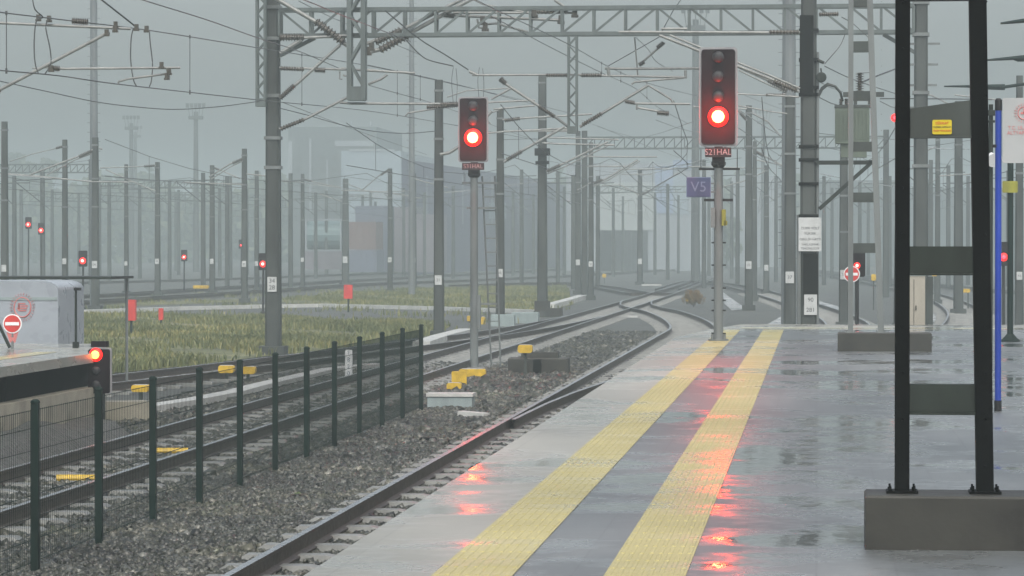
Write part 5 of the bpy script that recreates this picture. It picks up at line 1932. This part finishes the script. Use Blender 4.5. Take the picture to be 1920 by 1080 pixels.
t, on, z3, pts = bld('tall_building', 'tall pale building fading in the mist behind the portal mast', 'building', 541, 706, 238, 480, 30, 'wallpale')
panel(on, t, 580, 584, 260, 400, 'wallgrey', 'pilaster')
panel(on, t, 612, 615, 300, 400, 'wallgrey', 'pilaster')
panel(on, t, 628, 700, 264, 274, 'wallgrey', 'balcony')
panel(on, t, 541, 548, 265, 340, 'wallgrey', 'window')
for r_ in range(4):
    for c_ in range(6):
        panel(on, t, 556 + c_ * 22, 566 + c_ * 22, 292 + r_ * 22, 300 + r_ * 22, 'walldark', 'window', .05)
mb = MB()
for px in (632, 656, 692):
    q = on(px, 238, -2)
    mb.bar((q.x, q.y, z3), (q.x, q.y, z3 + .9), .25)
mb.build('roof_plant', M['wallgrey'], t)
t, on, z3, pts = bld('blue_hall', 'pale blue box-shaped hall in the mist left of the first tall signal', 'building', 640, 752, 283, 460, 40, 'wallblue')
panel(on, t, 640, 752, 363, 372, 'wallgrey', 'band')
panel(on, t, 655, 740, 280, 283.5, 'wallgrey', 'parapet')
t, on, z3, pts = bld('long_shed', 'long violet grey shed with a receding roofline behind the first tall signal', 'building', 753, 1015, 298, 340, 60, 'wallviolet', None, None, 105)
for px in (790, 850, 905, 960):
    panel(on, t, px, px + 2, 330, 420, 'wallgrey', 'pilaster')
panel(on, t, 900, 935, 380, 410, 'wallblue', 'door')
t, on, z3, pts = bld('far_hall', 'wide pale hall with blue cladding in the mist left of the second tall signal', 'building', 1062, 1335, 306, 400, 50, 'wallgrey')
panel(on, t, 1124, 1228, 342, 432, 'wallbright', 'gate')
panel(on, t, 1228, 1262, 312, 400, 'panelblue', 'panel')
panel(on, t, 1262, 1290, 330, 402, 'wallblue', 'panel')
panel(on, t, 1262, 1310, 300, 318, 'panelblue', 'panel')
t, on, z3, pts = bld('low_wall', 'dark low wall below the bright gate of the far hall', 'wall', 1120, 1215, 431, 400, 3, 'walldark')
t, on, z3, pts = bld('hazy_block', 'hazy grey block right of the second tall signal in the mist', 'building', 1372, 1460, 330, 480, 30, 'wallgrey')
t, on, z3, pts = bld('bright_hall', 'bright hazy hall between the transformer post and the near black posts', 'building', 1520, 1700, 338, 480, 30, 'wallpale')
t, on, z3, pts = bld('bright_hall', 'bright hazy hall at the right, behind the near black posts and the blue pole', 'building', 1706, 1960, 352, 470, 30, 'wallpale')

def container(label, px0, px1, ybot, ytop, D, mat, tank=False):
    a, b = GD(px0, D, 0), GD(px1, D, 0)
    z0 = max(-.05, CAMZ + (464 - ybot) * D / F)
    z1 = CAMZ + (464 - ytop) * D / F
    t = thing('shipping_container' if not tank else 'tank_container', label, 'container', ((a.x + b.x) / 2, a.y, z0), 'containers stacked in the yard')
    mb = MB()
    if tank:
        r = (z1 - z0) * .46
        mb.tube([Vector((a.x, a.y + r, (z0 + z1) / 2)), Vector((b.x, a.y + r, (z0 + z1) / 2))], r, 16)
        mb.build('tank', M[mat], t)
        mb = MB()
        for x in (a.x, b.x):
            for z in (z0, z1):
                mb.bar((x, a.y, z), (x, a.y + 2 * r, z), .15)
            mb.bar((x, a.y, z0), (x, a.y, z1), .15)
        for z in (z0, z1):
            mb.bar((a.x, a.y, z), (b.x, a.y, z), .15)
        mb.build('frame', M['wallgrey'], t)
    else:
        n = max(6, int((b.x - a.x) / .3))
        for i in range(n):
            x0, x1 = a.x + (b.x - a.x) * i / n, a.x + (b.x - a.x) * (i + 1) / n
            off = .05 if i % 2 else 0
            mb.span((x0, a.y + off, z0), (x1, a.y + 6, z1))
        mb.build('body', M[mat], t)
        for x in (a.x, b.x):
            MB().bar((x, a.y - .02, z0), (x, a.y - .02, z1), .16).build('corner_post', M[mat], t)
container('teal tank container in the misty stacks, upper one', 574, 640, 470, 412, 330, 'boxteal', True)
container('red brown container below the teal tank', 570, 642, 505, 471, 330, 'boxbrown')
container('red container right of the teal tank, behind the hazy thick mast', 652, 704, 468, 416, 325, 'boxred')
container('dark violet container under the red one', 646, 706, 510, 469, 325, 'boxblue')
container('tall blue container standing behind the red one', 668, 728, 510, 386, 345, 'boxblue')
container('grey brown container stack right of the blue container, left one', 741, 780, 510, 388, 340, 'boxbrown')
container('grey brown container stack right of the blue container, right one', 782, 826, 510, 402, 336, 'boxbrown')

# trees
def tree(label, px, ytop, D, wpx, grp, mat='leaf', base=None):
    b = GD(px, D, -.05)
    H = CAMZ + (464 - ytop) * D / F
    W = wpx * D / F
    t = thing('tree' if H > 3 else 'shrub', label, 'tree' if H > 3 else 'shrub', b, grp)
    mb = MB()
    mb.tube([b, Vector((b.x + .1, b.y, H * .35)), Vector((b.x - .1, b.y, H * .75))], max(.03, H * .025), 7, 0, max(.012, H * .008))
    for i in range(7):
        a = i * 2.4
        z0 = H * (.25 + .07 * i)
        mb.tube([Vector((b.x, b.y, z0)), Vector((b.x + math.cos(a) * W * .33, b.y + math.sin(a) * W * .33, z0 + H * .22))], max(.012, H * .008), 5, 0, .01)
    mb.build('trunk', M['bark'], t)
    cl = []
    for i in range(34):
        a = random.uniform(0, 6.28)
        rr = W * .5 * math.sqrt(random.random())
        f = random.uniform(.22, .95)
        cl.append((b.x + math.cos(a) * rr * (1.15 - f * .7), b.y + math.sin(a) * rr * (1.15 - f * .7), H * f, W * random.uniform(.07, .17)))
    n = 170
    vs, fs = [], []
    s = max(.03, H * .03)
    for cx, cy, cz_, r in cl:
        for k in range(n):
            v = Vector((random.gauss(0, 1), random.gauss(0, 1), random.gauss(0, .8)))
            v = v.normalized() * r * random.uniform(.55, 1.1)
            p = Vector((cx, cy, cz_)) + v
            if p.z < .02:
                continue
            u = Vector((random.gauss(0, 1), random.gauss(0, 1), random.gauss(0, 1))).normalized() * s
            w = Vector((random.gauss(0, 1), random.gauss(0, 1), random.gauss(0, 1))).normalized() * s * .7
            o = len(vs)
            vs += [p - u, p + w, p + u, p - w]
            fs.append((o, o + 1, o + 2, o + 3))
    m2 = MB()
    m2.add(vs, fs)
    m2.build('crown' if H > 3 else 'foliage', M[mat], t)
for lab, px, yt, D, w in (('misty bushy tree left in the clump behind the second tall signal', 1222, 408, 450, 70), ('misty tree, tallest in the clump left of the second tall signal', 1266, 388, 440, 80),
                          ('misty tree right in the clump, touching the second tall signal', 1310, 400, 430, 80), ('misty low tree behind the slim mast right of the signal', 1362, 410, 450, 70)):
    tree(lab, px, yt, D, w, 'misty tree clump')
for lab, px, yt, D, w in (('faint rounded tree on the left skyline, left of two', 40, 289, 640, 90), ('faint rounded tree on the left skyline, right of two', 92, 295, 640, 70), ('faint low tree behind the left gantries', 262, 318, 620, 70)):
    tree(lab, px, yt, D, w, 'faint skyline trees')
tree('low autumn shrub between the rails right of the far crossing', 1300, 545, 158, 46, 'lineside shrubs', 'leaforange')
tree('small green shrub on the ballast beside the near rail', 480, 916, 38.3, 14, 'lineside shrubs')
tree('small green shrub on the ballast by the fence foot, farther one', 560, 928, 37.2, 18, 'lineside shrubs')

# far wood behind the yard: ragged foliage put in to darken the horizon
n = 26000
px = rng.uniform(-150, 1500, n)
top = 352 + 14 * np.sin(px * .021) + 9 * np.sin(px * .057 + 1) + 6 * np.sin(px * .13)
f = rng.uniform(0, 1, n) ** .7
Dd_ = rng.uniform(600, 660, n)
vs, fs = [], []
for k in range(n):
    p = at(px[k], 464, Dd_[k])
    h = (CAMZ + (464 - top[k]) * Dd_[k] / F) * f[k] * (1 + rng.normal(0, .05))
    u = Vector(rng.normal(0, 1, 3)).normalized() * 1.1
    w_ = Vector(rng.normal(0, 1, 3)).normalized() * .8
    c = Vector((p.x, p.y, max(.3, h)))
    fs.append((k * 4, k * 4 + 1, k * 4 + 2, k * 4 + 3))
    vs += [c - u, c + w_, c + u, c - w_]
mb = MB()
mb.add(vs, fs)
o = mb.build('added_wood', M['leaf'])
o['kind'] = 'stuff'

# ------------------------------------------------------------------ haze
mb = MB()
mb.span((-1550, -350, -1.1), (1550, 1550, 31))
hz = mb.build('haze', None)
hz.data.materials.clear()
hm = bpy.data.materials.new('rain haze')
hm.use_nodes = True
nt = hm.node_tree
nt.nodes.clear()
o_ = nt.nodes.new('ShaderNodeOutputMaterial')
pv = nt.nodes.new('ShaderNodeVolumePrincipled')
pv.inputs['Color'].default_value = (0.57, 0.66, 0.66, 1)
pv.inputs['Density'].default_value = 0.0022
pv.inputs['Anisotropy'].default_value = 0.15
nt.links.new(pv.outputs[0], o_.inputs['Volume'])
hz.data.materials.append(hm)
hz['kind'] = 'stuff'

# ------------------------------------------------------------------ light
w = bpy.data.worlds.new("World")
sc.world = w
w.use_nodes = True
nt = w.node_tree
bg = nt.nodes['Background']
sky = nt.nodes.new('ShaderNodeTexSky')
sky.sky_type = 'NISHITA'
sky.sun_disc = False
sky.sun_elevation = R(52)
sky.sun_rotation = R(160)
sky.dust_density = 6
sky.ozone_density = 1.0
hsv = nt.nodes.new('ShaderNodeHueSaturation')
hsv.inputs['Saturation'].default_value = 0.5
nt.links.new(sky.outputs[0], hsv.inputs['Color'])
nt.links.new(hsv.outputs[0], bg.inputs['Color'])
bg.inputs['Strength'].default_value = 0.1
sun = bpy.data.lights.new('sun', 'SUN')
sun.energy = 0.6
sun.angle = R(60)
sun.color = (1, .985, .96)
so = bpy.data.objects.new('sun', sun)
COL.objects.link(so)
so.rotation_euler = (R(90 - 52), 0, R(160 + 180))

sc.view_settings.view_transform = 'Standard'
sc.view_settings.look = 'None'
sc.view_settings.exposure = 1.24
sc.view_settings.gamma = 1
sc.view_settings.use_curve_mapping = False
cy = sc.cycles
cy.volume_bounces = 2
cy.max_bounces = 6
cy.diffuse_bounces = 2
cy.glossy_bounces = 3
cy.sample_clamp_indirect = 6
cy.use_denoising = True
